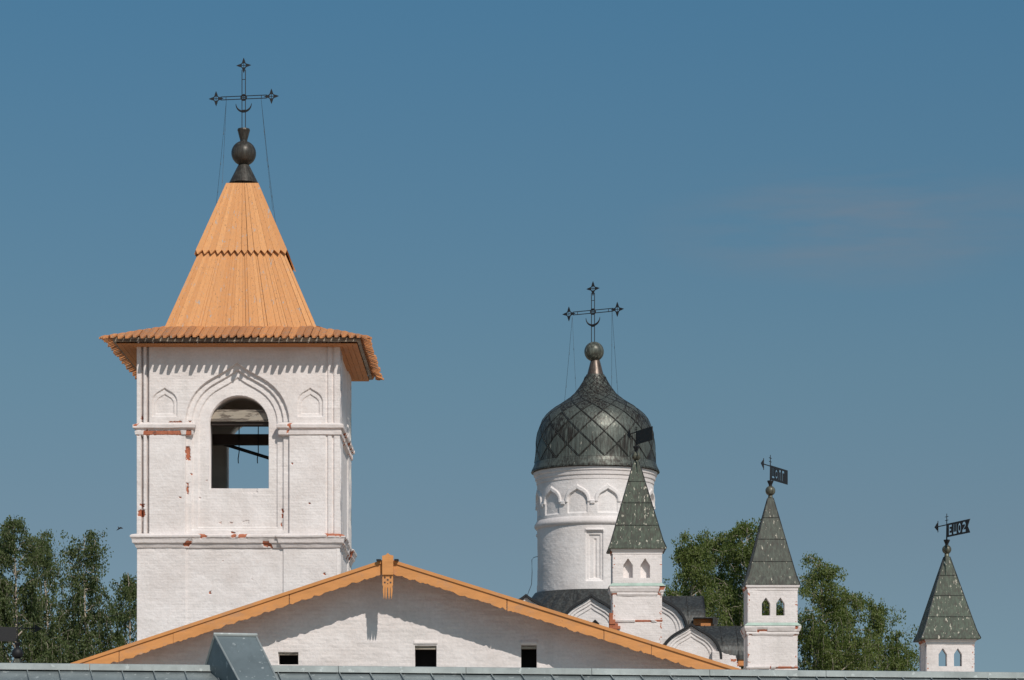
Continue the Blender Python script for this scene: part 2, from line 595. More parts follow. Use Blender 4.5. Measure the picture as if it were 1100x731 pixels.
def ogee_pts(a, n=40, base=0.0):
    """right flank from spring (plus a straight leg) to the apex and down the left flank; (u, v up)"""
    t = np.linspace(0, 1.17, n)
    w = np.interp(t, OG_T, OG_W)
    p = [(a, -base)] if base else []
    p += [(wi * a, ti * a) for wi, ti in zip(w, t)]
    p += [(-wi * a, ti * a) for wi, ti in list(zip(w, t))[-2::-1]]
    if base: p.append((-a, -base))
    return p


def rect_chip(px, py, x0, x1, y0, y1):
    wob = (vnoise(px * .7, py * .9, 3) - .5) * 1.8 + (vnoise(px * 2.1, py * 2.3, 6) - .5) * .9
    d = np.minimum(np.minimum(px - x0, x1 - px), np.minimum(py - y0, y1 - py)) + wob
    return np.clip(d / .8 + .5, 0, 1)


def make_cross(root, cx, cy, z0, s, post, arm_at, arm, yaw, name='cross'):
    """openwork iron cross; s = metres per picture pixel, sizes in pixels; z0 foot of the post"""
    b = MB(); th = .45
    M = Matrix.Translation((cx, cy, z0)) @ Matrix.Rotation(-yaw, 4, 'Z') @ Matrix.Scale(s, 4)
    k = 1 / math.cos(yaw)

    def bar(x0, z0_, x1, z1_, w=th):
        b.tube([(x0, 0, z0_), (x1, 0, z1_)], w, 6)
    for d in (-1.9, 1.9):
        bar(d, 0, d, post - 5)
        bar(-arm * k + 5, arm_at + d * .85, arm * k - 5, arm_at + d * .85)
    for z in (post * .3, post * .78): bar(-1.9, z, 1.9, z, .35)
    for x in (-arm * k * .64, arm * k * .64): bar(x, arm_at - 1.6, x, arm_at + 1.6, .35)

    def ring(x, z, r, w):
        b.tube([(x + r * math.cos(t), 0, z + r * math.sin(t)) for t in np.linspace(0, 2 * math.pi, 17)], w, 6, cap=False)
    ring(0, arm_at, 3.0, .75)
    bar(-3, arm_at, 3, arm_at, .4); bar(0, arm_at - 3, 0, arm_at + 3, .4)
    for sx, sz in ((-arm * k, arm_at), (arm * k, arm_at), (0, post)):
        # four-pointed star with an open ring in the middle
        n = 8; ro = []; ri = []
        for q in range(32):
            t = 2 * math.pi * q / 32
            u = abs(((q % 8) / 8) * 2 - 1)            # 1 on the tips
            ro.append((3.3 + 4.9 * u ** 2.6) if q % 8 else 8.2)
            ri.append(2.4)
        vs = []; fs = []
        for y in (-.35, .35):
            for q in range(32):
                t = 2 * math.pi * q / 32
                vs.append((sx + ro[q] * math.cos(t), y, sz + ro[q] * math.sin(t)))
            for q in range(32):
                t = 2 * math.pi * q / 32
                vs.append((sx + ri[q] * math.cos(t), y, sz + ri[q] * math.sin(t)))
        for q in range(32):
            p = (q + 1) % 32
            fs += [(q, p, 32 + p, 32 + q), (64 + q, 96 + q, 96 + p, 64 + p), (q, 64 + q, 64 + p, p), (32 + q, 32 + p, 96 + p, 96 + q)]
        b.add(vs, fs)
        bar(sx - 2.6, sz, sx + 2.6, sz, .35); bar(sx, sz - 2.6, sx, sz + 2.6, .35)
    # crescent
    pts = []; rad = []
    for t in np.linspace(math.pi * 1.0, math.pi * 2.0, 21):
        e = math.sin(t - math.pi)
        pts.append((8.6 * math.cos(t), -.2, arm_at - 6.0 + 8.6 * math.sin(t) - .5)); rad.append(.25 + .95 * e)
    b.tube(pts, rad, 6)
    return b.build(name, IRON, root, M=M)


def sphere_prof(r, zc, n=20, r0=0.0):
    return [(max(r * math.sin(t), r0), zc - r * math.cos(t)) for t in np.linspace(0.02, math.pi - .02, n)]


# ------------------------------------------------------------------ BELL TOWER
TY = 85.0                      # front face
TXL, TXR = PX(147, TY), PX(365, TY)
TXC = (TXL + TXR) / 2
TYC = TY + (TXR - TXL) / 2
TYB = TYC + (TXR - TXL) / 2
tower = thing('bell_tower', 'tall square white bell tower with orange tent roof, open arched window and iron cross', 'bell tower', (TXC, TYC, 0))

CHIPS = [(155, 193.5, 463.6, 467.4), (181, 195.6, 452.4, 455), (202, 205, 452, 455.4), (199.6, 204.4, 463.4, 467),
         (199, 204, 479, 494), (200, 202.5, 519, 531), (148, 156, 548, 555), (150.5, 155.5, 541, 544.5), (147, 150, 465, 469),
         (259.5, 275.5, 523, 529), (259.5, 267, 559, 562.6), (234, 237, 560, 562), (246, 250, 560, 562), (302, 304.5, 546, 556), (301, 303, 560, 566),
         (248, 254, 571, 573), (270, 271.5, 620.5, 623), (238, 241, 602, 603.5), (286, 287.5, 580, 583), (347, 350, 615, 618), (224, 227, 635, 638),
         (204, 207, 508, 511), (220, 222, 515, 517), (192, 195, 534, 535.5), (151, 154, 446, 450), (313, 315, 498, 500), (331, 334, 540, 542), (213, 215, 533, 535)]


def tower_relief(px, py):
    X = PX(px, TY); Z = PZ(py, TY)
    up = py < 580
    # upper stage: stepped keel-arch bay
    o1 = ogee_soft(px, py, 254.8, 55.5, 390, 575, .9)
    o2 = ogee_soft(px, py, 254.8, 49, 396.7, 569, .9)
    o3 = ogee_soft(px, py, 254.8, 42.3, 404.7, 566, .9)
    f = .24 - .105 * o1 - .075 * o2 - .05 * o3
    # roll between the first and second step
    t = (390 + 1.17 * 55.5 - py)
    # little keel niches
    for cx in (176.8, 333.2):
        n1 = ogee_soft(px, py, cx, 13.2, 417.2, 447.5, 1.0)
        n2 = ogee_soft(px, py, cx, 9.6, 423.5, 444.5, 1.0)
        body = np.clip((446.5 - py) / 1.2, 0, 1)
        f = f - .05 * n1 - .035 * n2
    # corner shafts on the left, shallow strips on the right
    for gx, w, d in ((152.6, 1.1, .19), (158.6, 1.1, .19), (351, 1.0, .05), (357.5, 1.1, .06)):
        f = f - d * np.clip(1.4 - np.abs(px - gx) / w, 0, 1)
    f = f + np.where(px < 152.2, .02, 0)
    lo = .17 + .055 * np.clip((px - 304) / .8 + .5, 0, 1) + .045 * np.clip((200 - px) / 1.5 + .5, 0, 1)
    f = np.where(up, f, lo)
    f = f + bricks(X, Z, 1) * 1.0
    return f


def tower_chip(px, py):
    m = np.zeros_like(px)
    for c in CHIPS:
        k = .35 if (c[1] - c[0]) * (c[3] - c[2]) > 12 else .55
        m = np.maximum(m, rect_chip(px, py, c[0] + k, c[1] - k, c[2] + k * .6, c[3] - k * .6))
    return m


WIN = dict(cx=256, a=32.0, spring=456, sill=524)


def win_inside(px, py):
    dx = px - WIN['cx']
    arch = (py < WIN['spring']) & (dx ** 2 + (py - WIN['spring']) ** 2 < WIN['a'] ** 2)
    return arch | ((py >= WIN['spring']) & (py < WIN['sill']) & (np.abs(dx) < WIN['a']))


def tpos(px, py):
    f = tower_relief(px, py) - .04 * tower_chip(px, py)
    return PX(px, TY), TY + .23 - f, PZ(py, TY)


us = np.arange(147, 365.01, .5); vs = np.arange(366, 716, .5)
relief('wall', us, vs, tpos, WHITE, tower, keep=lambda u, v: ~win_inside(u, v), brick=tower_chip,
       back=lambda u, v: (PX(u, TY), TY + .24 + 0 * u, PZ(v, TY)))


def win_loop(cx, a, spring, sill, Y, n=30):
    pts = [(PX(cx - a, Y), PZ(sill, Y)), (PX(cx + a, Y), PZ(sill, Y))]
    for t in np.linspace(0, math.pi, n):
        pts.append((PX(cx + a * math.cos(t), Y), PZ(spring - a * math.sin(t), Y)))
    return pts


ZTOP = PZ(366, TY)
wl_loop = win_loop(256, 32.0, 456, 524, TY)
rect = [(TXL, 0), (TXR, 0), (TXR, ZTOP), (TXL, ZTOP)]
plate('wall', [rect, wl_loop], .86, lambda a, b, t: (a, TY + .24 + t, b), WHITE, tower)
plate('wall', [rect, wl_loop], .9, lambda a, b, t: (a, TYB - .9 + t, b), INNER, tower)
# side walls: right one with its own brick relief
m = MB(); m.box(TXL, TXL + .9, TY + 1.1, TYB - .9, 0, ZTOP); m.build('wall', WHITE, tower)
m = MB(); m.box(TXR - .9, TXR - .05, TY + 1.1, TYB - .9, 0, ZTOP); m.build('wall', WHITE, tower)


def sidepos(u, v):           # u depth, v height
    pil = .06 * ((u < TY + 1.55) | (u > TYB - 1.55))
    return TXR - .06 + pil + bricks(u, v, 5), u, v


relief('wall', np.arange(TY + .0, TYB + .001, .02), np.arange(PZ(716, TY), ZTOP + .01, .02), sidepos, WHITE, tower,
       back=lambda u, v: (TXR - .1 + 0 * u, u, v))
m = MB(); m.box(TXL + .9, TXR - .9, TY + 1.1, TYB - .9, PZ(535, TY), PZ(530, TY)); m.build('floor', OLDWOOD, tower)
m = MB(); m.box(TXL + .05, TXR - .05, TY + .3, TYB - .05, ZTOP + .005, ZTOP + .1); m.build('ceiling', DARKWOOD, tower)
# plaster lining of the bell chamber
m = MB()
m.box(TXL + .903, TXL + .95, TY + 1.12, TYB - .92, PZ(529, TY), ZTOP - .01)
m.build('inner_lining', INNER, tower); m = MB()
m.box(TXR - .95, TXR - .903, TY + 1.12, TYB - .92, PZ(529, TY), ZTOP - .01)
m.build('inner_lining', INNER, tower)



def course_chip(rects, Y=TY):
    def fn(x, y, z):
        px = CX + x * F / Y; py = HZ - (z - EYE) * F / Y
        r = np.zeros_like(px)
        front = np.abs(y - TY) < .45
        for c in rects: r = np.maximum(r, rect_chip(px, py + 0 * px, *c) * front)
        side = (vnoise(y * 5, y * 0 + z * 6, 8) > .78) & (np.abs(x - TXR) < .3) & (y > TY + .1)
        return np.maximum(r, side * 1.0)
    return fn


def cz(py): return PZ(py, TY)


# upper string course, on the piers only
p1 = [(-.06, cz(468.5)), (.05, cz(467)), (.06, cz(463.5)), (.02, cz(462.5)), (.03, cz(461)), (.11, cz(460)), (.12, cz(456.8)), (.07, cz(455.5)), (-.06, cz(453.5))]
cc = course_chip([(155, 193.5, 462.5, 468), (199.6, 204.4, 462, 468), (147, 151, 455, 459), (312, 315, 452, 460), (309, 311.5, 461, 466)])
sweep('string_course', [(TXL, TYB), (TXL, TY), (PX(206, TY), TY), (PX(206, TY), TY + .1)], p1, WHITE_WORN, tower, brick=cc, seed=3)
sweep('string_course', [(PX(301, TY), TY + .1), (PX(301, TY), TY), (TXR, TY), (TXR, TYB)], p1, WHITE_WORN, tower, brick=cc, seed=4)
# main string course, with a break forward at the right pier
p2 = [(-.06, cz(590)), (.02, cz(588.5)), (.05, cz(586)), (.07, cz(584.5)), (.12, cz(583.5)), (.14, cz(580)), (.155, cz(579)), (.19, cz(577.5)), (.19, cz(575.8)), (.13, cz(574.6)), (-.06, cz(573))]
cc2 = course_chip([(211, 218, 574, 578.4), (196, 203, 581, 587), (248.6, 255, 574, 578.5), (257, 266.5, 574, 578.5), (284, 293, 582, 588), (348.6, 366, 572.5, 577)])
sweep('string_course', [(TXL, TYB), (TXL, TY), (PX(201, TY), TY), (PX(201, TY), TY + .03), (PX(303.5, TY), TY + .03), (PX(303.5, TY), TY - .02), (TXR, TY - .02), (TXR, TY + 1.5),
                        (TXR - .05, TY + 1.5), (TXR - .05, TYB - 1.5), (TXR, TYB - 1.5), (TXR, TYB)], p2, WHITE_WORN, tower, brick=cc2, seed=6)

# timbers in the belfry opening
m = MB(); zb0, zb1 = PZ(453, TY + .45), PZ(440.5, TY + .45)
m.box(PX(223, TY + .4), PX(288.7, TY + .4), TY + .42, TY + .75, zb0, zb1)
m.build('beam', OLDWOOD, tower)
m = MB(); m.box(PX(223, TY + .4), PX(288.7, TY + .4), TY + .5, TY + .95, PZ(457, TY + .6), zb0 - .01); m.build('beam', DARKWOOD, tower)
YB = 88.0
m = MB(); m.box(TXL + .96, TXR - .96, YB, YB + .3, PZ(477.5, YB), PZ(466.5, YB)); m.build('beam', DARKWOOD, tower)
m = MB(); m.tube([PT(238, 476.5, YB + .6), PT(312, 499.5, YB + .4)], .055, 8); m.build('brace', IRON, tower)
for px, lab in ((257.0, 'left of two thin dark ropes hanging inside the belfry opening'), (277.6, 'right of two thin dark ropes hanging inside the belfry opening')):
    m = MB(); Yr = YB - .15
    m.tube([PT(px, 455, Yr), PT(px - .2, 470, Yr), PT(px - .1, 486, Yr), PT(px - 1.2, 493, Yr), PT(px - .9, 498, Yr)], .016, 5)
    tag(m.build('bell_rope', IRON), lab, 'rope', 'ropes hanging in the belfry')

# ---- skirt roof
EH = 4.015; BH = 2.31
ZE, ZB_ = EYE + 14.44, EYE + 15.02
def zsk(d): return ZE + (EH - d) / (EH - BH) * (ZB_ - ZE)
m = MB(); rr = random.Random(3)
NB = 36
for side in range(4):
    rot = Matrix.Translation((TXC, TYC, 0)) @ Matrix.Rotation(side * math.pi / 2, 4, 'Z')
    for i in range(NB):
        w = 2 * EH / NB
        u0 = -EH + i * w + .008; u1 = -EH + (i + 1) * w - .008; uc = (u0 + u1) / 2
        dz = rr.uniform(-.014, .022); ext = rr.uniform(-.04, .04); tt = rr.random()
        d_in = lambda u: max(BH - .05, abs(u) * 1.0)
        de = EH + ext; dm = de - .31; th = .05
        hw = (u1 - u0) / 2
        if d_in(u0) > dm or d_in(u1) > dm:
            dm = max(d_in(u0), d_in(u1)) + .01
            if dm > de - .02: de = dm + .06
        rows = [(d_in(u0), u0, d_in(u1), u1), (dm, u0, dm, u1), (de - .06, uc - hw * .58, de - .06, uc + hw * .58), (de, uc - hw * .42, de, uc + hw * .42)]
        vsx = []
        for a, ua, b_, ub in rows:
            zc = zsk((a + b_) / 2) + .017
            vsx += [(ua, -a, zsk(a) + dz), (uc, -(a + b_) / 2, zc + dz), (ub, -b_, zsk(b_) + dz), (ub, -b_, zsk(b_) + dz - th), (ua, -a, zsk(a) + dz - th)]
        fs = []
        for r_ in range(3):
            o = r_ * 5
            for k in range(5):
                fs.append((o + k, o + (k + 1) % 5, o + 5 + (k + 1) % 5, o + 5 + k))
        fs += [(0, 1, 2, 3, 4), (15, 19, 18, 17, 16)]
        m.add([tuple(rot @ Vector(p)) for p in vsx], fs, tt)
m.build('skirt_roof', SKIRT, tower)
# boarding and rafters' edge below the skirt
m = MB()
for d0, d1, z0, z1 in ((3.70, 3.62, ZE - .10, ZE + .02),):
    for side in range(4):
        rot = Matrix.Translation((TXC, TYC, 0)) @ Matrix.Rotation(side * math.pi / 2, 4, 'Z')
        vsx = [(-d0, -d0, z0), (d0, -d0, z0), (d1, -d1, z0), (-d1, -d1, z0), (-d0, -d0, z1), (d0, -d0, z1), (d1, -d1, z1), (-d1, -d1, z1)]
        m.hexa([tuple(rot @ Vector(p)) for p in vsx])
m.build('eaves_beam', OLDWOOD, tower)
m = MB()
for side in range(4):
    rot = Matrix.Translation((TXC, TYC, 0)) @ Matrix.Rotation(side * math.pi / 2, 4, 'Z')
    w = .155; n = 4
    for i in range(n):
        a, b_ = 3.61 - i * w, 3.61 - (i + 1) * w + .008
        z0 = ZE - .165 + rr.uniform(-.004, .004)
        vsx = [(-a, -a, z0), (a, -a, z0), (b_, -b_, z0), (-b_, -b_, z0), (-a, -a, z0 + .03), (a, -a, z0 + .03), (b_, -b_, z0 + .03), (-b_, -b_, z0 + .03)]
        m.hexa([tuple(rot @ Vector(p)) for p in vsx], rr.random())
m.build('soffit', SOFFIT, tower)

# ---- tent roof of boards
SX = PX(261.6, 88.0)           # the spire leans a hand's breadth to the left
ZP0, ZP1 = ZB_ + .0, EYE + (HZ - 197) * 87.6 / F
BT = .385
ZM = EYE + (HZ - 270.5) * 86.85 / F
def hs(z):                      # half side at height z
    return BH + (BT - BH) * (z - ZP0) / (ZP1 - ZP0)
def cxs(z): return TXC + (SX - TXC) * (z - ZP0) / (ZP1 - ZP0)
def spire_boards(mb, n, z0, z1, out, zig, seed):
    r2 = random.Random(seed)
    for side in range(4):
        rot = Matrix.Rotation(side * math.pi / 2, 4, 'Z')
        ed = [0.0]
        for i in range(n): ed.append(ed[-1] + (1 if zig else r2.uniform(.65, 1.35)))
        for i in range(n):
            a0, a1 = -1 + 2 * ed[i] / ed[-1], -1 + 2 * ed[i + 1] / ed[-1]
            gap = r2.choice((.001, .002, .003, .003, .006, .010))
            o = out + r2.uniform(-.006, .008); tt = r2.random(); zl = z0 + (0 if zig else r2.uniform(-.03, .02))
            def P(a, z, g, dep):
                h = hs(z) + dep
                v = rot @ Vector((a * h + g, -h, 0))
                return (cxs(z) + v.x, TYC + v.y, z)
            am = (a0 + a1) / 2
            zz = zl + (.14 if zig else 0)
            if zig:
                top = [P(a0, zz, gap, o), P(am, zl, 0, o), P(a1, zz, -gap, o), P(a1, z1, -gap * .4, o), P(a0, z1, gap * .4, o)]
                bot = [P(a0, zz, gap, o - .04), P(am, zl, 0, o - .04), P(a1, zz, -gap, o - .04), P(a1, z1, -gap * .4, o - .04), P(a0, z1, gap * .4, o - .04)]
                k = 5
            else:
                top = [P(a0, zz, gap, o), P(a1, zz, -gap, o), P(a1, z1, -gap * .5, o), P(a0, z1, gap * .5, o)]
                bot = [P(a0, zz, gap, o - .04), P(a1, zz, -gap, o - .04), P(a1, z1, -gap * .5, o - .04), P(a0, z1, gap * .5, o - .04)]
                k = 4
            fs = [tuple(range(k)), tuple(range(2 * k - 1, k - 1, -1))] + [(j, k + j, k + (j + 1) % k, (j + 1) % k) for j in range(k)]
            mb.add(top + bot, fs, tt)
m = MB(); spire_boards(m, 33, ZP0 - .02, ZM + .35, 0.0, False, 5)
sp = m.build('tent_roof', BOARD, tower)
m = MB(); spire_boards(m, 14, ZM - .12, ZP1, .11, True, 6)
m.build('upper_boards', BOARD, sp)
m = MB()          # sheathing under the boards
vsx = []
for z in (ZP0 - .05, ZP1):
    h = hs(z) - .045
    vsx += [(cxs(z) - h, TYC - h, z), (cxs(z) + h, TYC - h, z), (cxs(z) + h, TYC + h, z), (cxs(z) - h, TYC + h, z)]
m.hexa(vsx); m.build('sheathing', SOFFIT, sp)
# cap, ball and cross
SY = TYC; S8 = SY / F
def z8(py): return PZ(py, SY)
m = MB()
m.lathe([(.0, z8(197.5)), (.46, z8(197.5)), (.44, z8(196)), (6.3 * S8, z8(178.5)), (5.6 * S8, z8(177.5)), (.01, z8(177.4))], SX, SY, 4 * 8)
cap = m.build('spire_cap', BALLM, tower, smooth=False)
m = MB(); m.lathe(sphere_prof(13.3 * S8, z8(165)), SX, SY, 40); m.build('ball', BALLM, cap, smooth=True)
m = MB(); m.lathe([(.001, z8(153)), (3.9 * S8, z8(153)), (3.9 * S8, z8(151)), (6.4 * S8, z8(141.5)), (6.8 * S8, z8(140.5)), (6.4 * S8, z8(138.8)), (.001, z8(138.4))], SX, SY, 28)
m.build('collar', BALLM, cap, smooth=False)
make_cross(tower, SX, SY, z8(139), S8, 68.5, 34, 30.2, R(9.5))
for (ax, side, px, py, dY) in ((-19, -1, 231, 232, 1.1), (-19, -1, 237.5, 218, -1.0), (19, 1, 296, 240, -1.0), (19, 1, 293, 226, 1.1)):
    dx = ax * S8 / math.cos(R(9.5))
    A = Vector((SX + ax * S8, SY - math.tan(R(9.5)) * ax * S8, z8(107)))
    Bp = Vector(PT(px, py, SY + dY * .7))
    pts = []
    for t in np.linspace(0, 1, 9):
        p = A.lerp(Bp, t); p.z -= .12 * math.sin(math.pi * t); pts.append(p)
    m = MB(); m.tube(pts, .0045, 4)
    for t in (2, 4, 6): m.tube([pts[t], pts[t] - Vector((0, 0, .09))], .009, 4)
    m.build('guy_wire', WIRE, tower)

# ------------------------------------------------------------------ GABLED BUILDING
GY = 62.0; VY = 61.20
hall = thing('gabled_building', 'white gabled building with orange bargeboards, three small dark windows and carved pendant', 'building', (PX(417, GY), GY, 0))
AP = (416.5, 601.2)           # apex of the bargeboards
SL, SR = .331, .314
def roofrow(px, k=0): return AP[1] + np.where(px < AP[0], (AP[0] - px) * SL, (px - AP[0]) * SR) + k
GW = [(445.5, 469.0, 694.0, 722.0), (559.5, 576.5, 693.5, 722.0), (299.0, 320.5, 701.0, 714.0)]
rowshift = lambda py: HZ - (HZ - py) * GY / VY    # a row at the verge, carried back to the wall line


def gpos(u, v):
    X = PX(u, GY); Z = PZ(v, GY)
    f = bricks(X, Z, 12) * .9 + .016 * (fbm(X * 3, Z * 10, 4) - .5)
    for (a, b, c, d) in GW[:2]:      # slight relieving lip over the openings
        f = f + .03 * ((u > a - 1) & (u < b + 1) & (v > c - 6) & (v < c - 1.5)) * np.clip((v - c + 6.5) / 3, 0, 1)
    return X, GY - f, Z


def gkeep(u, v):
    k = v > roofrow(u) + 1.0
    for (a, b, c, d) in GW: k &= ~((u > a) & (u < b) & (v > c) & (v < d))
    return k


relief('wall', np.arange(60, 812, .7), np.arange(598, 745, .7), gpos, WHITE, hall, keep=gkeep,
       back=lambda u, v: (PX(u, GY), GY + .04 + 0 * u, PZ(v, GY)))
xl, xr = PX(60, GY), PX(812, GY)
def rz(px): return float(PZ(roofrow(np.array(float(px))) + 2.5, GY))
gl = [(xl, 0), (xr, 0), (xr, rz(812)), (PX(AP[0], GY), rz(AP[0])), (xl, rz(60))]
holes = [[(PX(a, GY), PZ(d, GY)), (PX(b, GY), PZ(d, GY)), (PX(b, GY), PZ(c, GY)), (PX(a, GY), PZ(c, GY))] for a, b, c, d in GW]
plate('wall', [gl] + holes, .5, lambda a, b, t: (a, GY + .04 + t, b), WHITE, hall)
m = MB()
m.box(xl, xl + .5, GY + .54, 78, 0, rz(60)); m.build('wall', WHITE, hall); m = MB(); m.box(xr - .5, xr, GY + .54, 78, 0, rz(812)); m.build('wall', WHITE, hall)
plate('wall', [gl], .4, lambda a, b, t: (a, 78 + t, b), WHITE, hall)
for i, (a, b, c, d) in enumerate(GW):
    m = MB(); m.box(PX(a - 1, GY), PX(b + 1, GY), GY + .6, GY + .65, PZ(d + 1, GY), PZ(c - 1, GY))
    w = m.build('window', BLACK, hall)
    lh = 3.6 if i < 2 else 2.6
    m = MB(); m.box(PX(a + .15, GY), PX(b - .15, GY), GY + .05, GY + .2, PZ(c + lh, GY), PZ(c + .1, GY)); m.build('lintel', OLDWOOD, w)
# roof slabs
def vz(px, k): return float(PZ(roofrow(np.array(float(px))) + k, VY))
for (pa, pb) in ((30, AP[0]), (AP[0], 845)):
    xa, xb = PX(pa, VY), PX(pb, VY)
    za, zb = vz(pa, 3.9), vz(pb, 3.9)
    m = MB()
    m.hexa([(xa, VY + .06, za), (xb, VY + .06, zb), (xb, 78.8, zb), (xa, 78.8, za), (xa, VY + .06, za + .03), (xb, VY + .06, zb + .03), (xb, 78.8, zb + .03), (xa, 78.8, za + .03)])
    rf = m.build('roof', SOFFIT, hall)
    m = MB()
    if pa < 100: pb = 410.6
    else: pa = 422.8
    xa, xb = PX(pa, VY), PX(pb, VY); za, zb = vz(pa, 3.9), vz(pb, 3.9)
    m.hexa([(xa, VY - .03, za + .034), (xb, VY - .03, zb + .034), (xb, 78.8, zb + .034), (xa, 78.8, za + .034), (xa, VY - .03, za + .105), (xb, VY - .03, zb + .105), (xb, 78.8, zb + .105), (xa, 78.8, za + .105)])
    m.build('roof_boards', BARGE, rf)
# bargeboards in lengths, with cut wavy lower edge
def barge(p0, p1, seed, lift=0.0):
    r2 = random.Random(seed)
    xs = np.arange(p0, p1, .8)
    per = 13.5
    top = [(x, float(roofrow(np.array(x))) - .6 + lift) for x in xs]
    low = []
    for x in xs:
        ph = (x / per) % 1
        cut = 1.5 * abs(math.sin(math.pi * ph)) ** .6
        rag = (float(vnoise(np.array(x * .35), np.array(2.0), 5)) - .5) * 1.3 + (float(vnoise(np.array(x * .05), np.array(7.0), 5)) - .5) * 1.2
        low.append((x, float(roofrow(np.array(x))) + 12.6 + cut + rag + lift))
    lp = [(PX(a, VY), PZ(b, VY)) for a, b in low + top[::-1]]
    o = plate('bargeboard', [lp], .05, lambda a, b, t: (a, VY + t + seed % 2 * .004, b), BARGE, hall)
    return o
cuts = [40, 128, 186, 311, 412.0]
for i in range(len(cuts) - 1): barge(cuts[i] + .25, cuts[i + 1] - .1, 10 + i)
cuts = [421.5, 545, 649, 700, 842]
for i in range(len(cuts) - 1): barge(cuts[i] + .15, cuts[i + 1] - .2, 20 + i, (0, .3, -.2, .5)[i])
# ridge board and carved pendant
lp = [(410.9, 618), (422.5, 618), (422.7, 597.5), (419, 596.6), (416.8, 594.6), (414.5, 596.8), (410.7, 597.8)]
plate('ridge_board', [[(PX(a, VY), PZ(b, VY)) for a, b in lp]], .095, lambda a, b, t: (a, VY - .10 + t, b), BARGE, hall)
# pendant: lattice of round holes above, four pointed tines below
out = [(410.2, 618.2), (410.2, 629), (411.0, 630.5), (410.6, 634), (411.2, 640), (412, 644.5), (412.7, 640), (413.1, 631.5), (413.7, 631.5), (413.7, 640), (414.6, 645), (415.5, 640), (415.9, 631.5),
       (416.9, 631.5), (417.2, 640), (418.1, 645), (419.0, 640), (419.3, 631.5), (419.9, 631.5), (420.3, 640), (421.0, 644.6), (421.8, 640), (422.4, 634), (422.0, 630.5), (422.8, 629), (422.8, 618.2)]
hol = []
for (x, y, r) in ((413, 621, 1.25), (419.9, 621, 1.25), (416.5, 623.4, 1.3), (413, 626.3, 1.25), (419.9, 626.3, 1.25), (416.5, 619.4, .6), (416.5, 627.6, .8)):
    hol.append([(x + r * math.cos(t), y + r * math.sin(t)) for t in np.linspace(0, 2 * math.pi, 9)[:-1]])
plate('pendant', [[(PX(a, VY), PZ(b, VY)) for a, b in [(416.6 + (q[0] - 416.5) * .9, q[1]) for q in l]] for l in [out] + hol], .05, lambda a, b, t: (a, VY - .06 + t, b), BARGE, hall)
for a, b in ((404.5, 409.3), (423.8, 428.3)):
    m = MB(); m.box(PX(a, VY), PX(b, VY), VY - .12, VY + .1, vz((a + b) / 2, -1.3), vz((a + b) / 2, -3.0))
    m.build('ridge_flashing', IRON, hall)

# ------------------------------------------------------------------ FOREGROUND METAL ROOF
fore = thing('metal_roofed_building', 'long low building showing only its grey standing seam metal roof in front', 'building', (0, 46, 0))
A = Vector(PT(-40, 711.8, 44.9)); 
B = Vector(PT(1150, 722.6, 48.0)); B.z = A.z
along = (B - A).normalized(); Lr = (B - A).length
down = Vector((along.y, -along.x, 0)); 
mslope = .42
dv = Vector((down.x, down.y, -mslope))
skew = .30
m = MB()
LD = 6.0
def fr(s, d, h=0): return tuple(A + along * s + dv * d + along * (skew * d * .25) + Vector((0, 0, h)))
pitch = .50
k = 0
ns = int(Lr / pitch)
rr = random.Random(9)
for i in range(ns):
    s0, s1 = i * pitch, (i + 1) * pitch - .004
    hz = rr.uniform(-.004, .004)
    m.add([fr(s0, .05, -.08 + hz), fr(s1, .05, -.08 + hz), fr(s1, LD, -.08 + hz), fr(s0, LD, -.08 + hz),
           fr(s0 + .008, .05, -.045), fr(s0 + .008, LD, -.045), fr(s0 - .004, .05, -.045), fr(s0 - .004, LD, -.045), fr(s0 - .004, .05, -.08), fr(s0 - .004, LD, -.08)],
          [(0, 1, 2, 3), (0, 4, 5, 3), (4, 6, 7, 5), (6, 8, 9, 7)], rr.random())
    # turned-up rear slope
    b0, b1 = A + along * s0, A + along * s1
    bk = Vector((-down.x, -down.y, -mslope)) * 6
    m.add([b0 + Vector((0, 0, -.08)), b1 + Vector((0, 0, -.08)), b1 + bk, b0 + bk], [(0, 1, 2, 3)], .5)
rf = m.build('roof', ZINC, fore)
m = MB()
joints = [0, 2.0, 4.1, 6.0, 8.1, 10.2, 12.2, 14.2, Lr]
for a, b in zip(joints[:-1], joints[1:]):
    for (o0, h0, o1, h1) in ((-.02, 0.0, .12, -.012), (.12, -.012, .125, -.095), (.125, -.095, .16, -.115)):
        p = lambda s, o, h: tuple(A + along * s + down * o + Vector((0, 0, h)))
        m.add([p(a + .004, o0, h0), p(b - .004, o0, h0), p(b - .004, o1, h1), p(a + .004, o1, h1)], [(0, 1, 2, 3)])
    p = lambda s, o, h: tuple(A + along * s - down * o + Vector((0, 0, h)))
    m.add([p(a + .004, .02, 0), p(b - .004, .02, 0), p(b - .004, .16, -.1), p(a + .004, .16, -.1)], [(0, 1, 2, 3)])
m.build('ridge_cap', ZINCCAP, rf)
m = MB()
q = [A + dv * 5.6, B + dv * 5.6, B - Vector((down.x, down.y, mslope)) * 5.6, A - Vector((down.x, down.y, mslope)) * 5.6]
zt = q[0].z - .2
m.hexa([(p.x, p.y, 0) for p in q] + [(p.x, p.y, zt) for p in q])
m.build('wall', WHITE, fore)
# metal hatch straddling the ridge
m = MB()
Yh = 45.2
t0, t1 = Vector(PT(230.8, 682.6, Yh)), Vector(PT(275.0, 683.4, Yh + .12))
f0, f1 = Vector(PT(262.5, 742, Yh - .95)), Vector(PT(303.5, 742, Yh - .83))
b0, b1 = Vector(PT(213, 742, Yh + .75)), Vector(PT(262, 742, Yh + .87))
l0 = Vector(PT(235.5, 714, Yh - .30))
m.add([t0, t1, f1, f0], [(0, 1, 2, 3)]); m.add([t0, t1, b1, b0], [(3, 2, 1, 0)])
